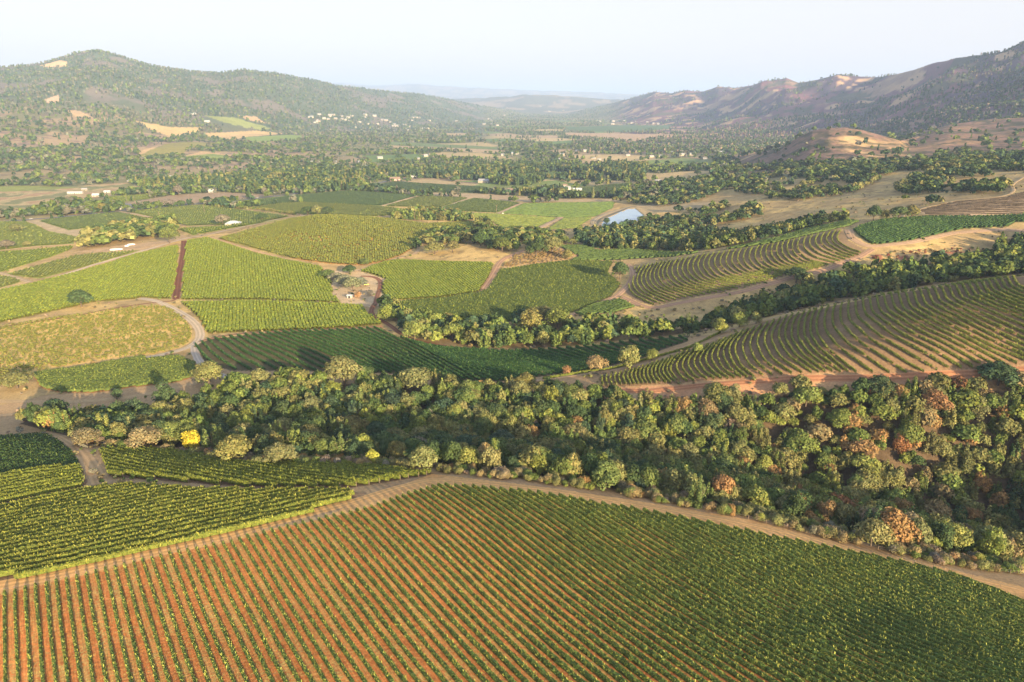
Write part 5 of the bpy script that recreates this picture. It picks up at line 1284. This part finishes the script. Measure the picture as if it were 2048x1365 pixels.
bin_obj(95, 1013, 1.0, "white picking bin alone in the wedge of vines")
bin_obj(332, 442, 1.6, "white bin beside the farm track between two flat green fields")
bin_obj(1006, 429, 1.6, "white bin at the corner of the ridged field near the pond")
# small yellow tractor and grey trailer on the island
def wheel_mesh(r, w):
    V = []; F = []
    for s in (-w/2, w/2):
        for i in range(12): V.append((r*math.cos(i*math.pi/6), s, r*math.sin(i*math.pi/6)))
    F = [(i, (i+1) % 12, 12+(i+1) % 12, 12+i) for i in range(12)]+[tuple(range(12))[::-1], tuple(range(12, 24))]
    return poly_mesh("wheel", V, F)
def vehicle(x, y, z, rot, name, lab, cat, body, L=4.4, Wd=1.8, Hh=1.45, group=None):
    e = bpy.data.objects.new(name, None); scene.collection.objects.link(e); e.location = (x, y, z); e.rotation_euler = (0, 0, rot); tag(e, lab, cat, group)
    link("body", box_m("body", -L/2, -Wd/2, .35, L/2, Wd/2, .35+Hh*.42), body, e)
    V = [(-L*.38, -Wd*.46, .35+Hh*.42), (L*.25, -Wd*.46, .35+Hh*.42), (L*.25, Wd*.46, .35+Hh*.42), (-L*.38, Wd*.46, .35+Hh*.42), (-L*.25, -Wd*.4, Hh), (L*.1, -Wd*.4, Hh), (L*.1, Wd*.4, Hh), (-L*.25, Wd*.4, Hh)]
    link("cabin", poly_mesh("cabin", V, [(4, 5, 6, 7), (0, 1, 5, 4), (1, 2, 6, 5), (2, 3, 7, 6), (3, 0, 4, 7)]), GLASS, e)
    for sx in (-1, 1):
        for sy in (-1, 1): link("wheel", wheel_mesh(.34, .24), DARKM, e, (sx*L*.31, sy*Wd*.46, .34))
(x, y), = ground_at(733, 571); vehicle(x, y, float(H(x, y)), .3, "tractor", "small yellow tractor parked on the bare island", "tractor", YELM, 4.2, 2.0, 2.4)
HW = RPATH[16][0]; HWd = resample(HW, 5)
for u, lab, m in ((136, "dark car on the highway at the left", DARKM), (375, "dark car on the highway by the grey oak", DARKM), (60, "white car on the highway near the left edge", WHITE), (516, "silver car on the highway beyond the flat fields", PALER)):
    uu, vv = to_px(HWd[:, 0], HWd[:, 1], H(HWd[:, 0], HWd[:, 1])); i = int(np.argmin(abs(uu-u))); p = HWd[i]; q = HWd[min(i+2, len(HWd)-1)]
    vehicle(p[0], p[1]-1.5, float(H(p[0], p[1]))+.75, math.atan2(q[1]-p[1], q[0]-p[0]), "car", lab, "car", m, group="cars on the valley highway")

# ------------------------------------------------------------------ power poles
POLE = [(70, 428, "leftmost power pole beside the highway"), (153, 432, "pole near the dirt crossing by the highway"), (254, 405, "pole at the highway junction"), (270, 407, "pole just right of the highway junction"), (313, 406, "pole between the junction and the grey oak"),
        (378, 402, "pole right of the grey oak"), (439, 397, "pole in the middle of the brown field edge"), (505, 392, "pole at the brown field's right end"), (409, 425, "lone pole inside the flat green field"), (320, 441, "short pole by the white bin"),
        (844, 372, "pole in the dark green field below the highway"), (912, 376, "second pole in the dark green field below the highway"), (993, 426, "pole at the ridged field corner"), (830, 443, "pale pole before the line of trees behind the hill")]
for u, v, lab in POLE:
    (x, y), = ground_at(u, v); z = float(H(x, y))
    e = bpy.data.objects.new("power_pole", None); scene.collection.objects.link(e); e.location = (x, y, z); e.rotation_euler = (0, 0, .3); tag(e, lab, "power pole", "power poles of the valley")
    V, F = tube((0, 0, -.5), (0, 0, 13), .30, .2, 8); link("pole", new_mesh("pole", np.array(V), np.array(F), 4), wood_mat, e)
    link("crossarm", box_m("crossarm", -1.3, -.12, 12.0, 1.3, .12, 12.25), wood_mat, e)
# ------------------------------------------------------------------ fences: posts and wires
def fence(s, step, label, h=1.35, pw=.09, wires=2):
    P = resample(smooth_line(path(pp(s), 25), 2), step); n = len(P)
    e = bpy.data.objects.new("wire_fence", None); scene.collection.objects.link(e); e.location = (P[0, 0], P[0, 1], float(H(P[0, 0], P[0, 1]))); tag(e, label, "fence")
    o0 = np.array(e.location)
    for i, (x, y) in enumerate(P[:100]):
        z = float(H(x, y)); V, F = tube((0, 0, -.3), (random.uniform(-.05, .05), 0, h*random.uniform(.9, 1.15)), pw, pw*.85, 6)
        link("post", new_mesh("post", np.array(V), np.array(F), 4), wood_mat, e, tuple(np.array([x, y, z])-o0))
    T = []
    for k in range(wires):
        for i in range(min(n, 100)-1):
            a = np.array([P[i, 0], P[i, 1], float(H(*P[i]))+h*(.9-.45*k)])-o0; b = np.array([P[i+1, 0], P[i+1, 1], float(H(*P[i+1]))+h*(.9-.45*k)])-o0; T.append((a, b, .012, .012))
    link("wire", join_tubes("wire", T), GREYR, e)
fence("(1300,998)(1410,1018)(1500,1040)(1661,1078)(1751,1099)(1880,1124)(1960,1138)(2048,1152)(2200,1178)", 5.2, "wire fence on wooden posts between the tan road and the wood")
fence("(980,757)(1080,748)(1183,736)(1283,714)(1340,698)", 6.0, "low post fence along the far rim of the dark bowl field", h=1.6)
fence("(1835,1128)(1895,1146)(1950,1162)(2030,1186)(2120,1215)", 5.5, "thin stake fence at the right end of the near vine rows", h=1.7, pw=.05, wires=1)
# ------------------------------------------------------------------ haze in the valley air
hz = bpy.data.materials.new("valley_haze"); hz.use_nodes = True
hn = hz.node_tree; hn.nodes.clear()
ho = hn.nodes.new("ShaderNodeOutputMaterial"); hv = hn.nodes.new("ShaderNodeVolumePrincipled")
hv.inputs["Color"].default_value = (.50, .67, 1.0, 1); hv.inputs["Density"].default_value = 6.6e-5; hv.inputs["Anisotropy"].default_value = 0.0
hn.links.new(hv.outputs[0], ho.inputs["Volume"])
x0, x1_, y0, y1_, z0, z1 = -61000, 61000, -61000, 61000, float(Z.min())+CAM_Z-3, float(Z.max())+CAM_Z+60
hb = np.array([(x, y, z) for z in (z0, z1) for y in (y0, y1_) for x in (x0, x1_)])
hf = np.array([0, 2, 3, 1, 4, 5, 7, 6, 0, 1, 5, 4, 2, 6, 7, 3, 0, 4, 6, 2, 1, 3, 7, 5])
o = link("haze", new_mesh("haze", hb, hf, 4), hz); tag(o, "thin pale morning haze filling the valley air", "haze", None, "stuff")
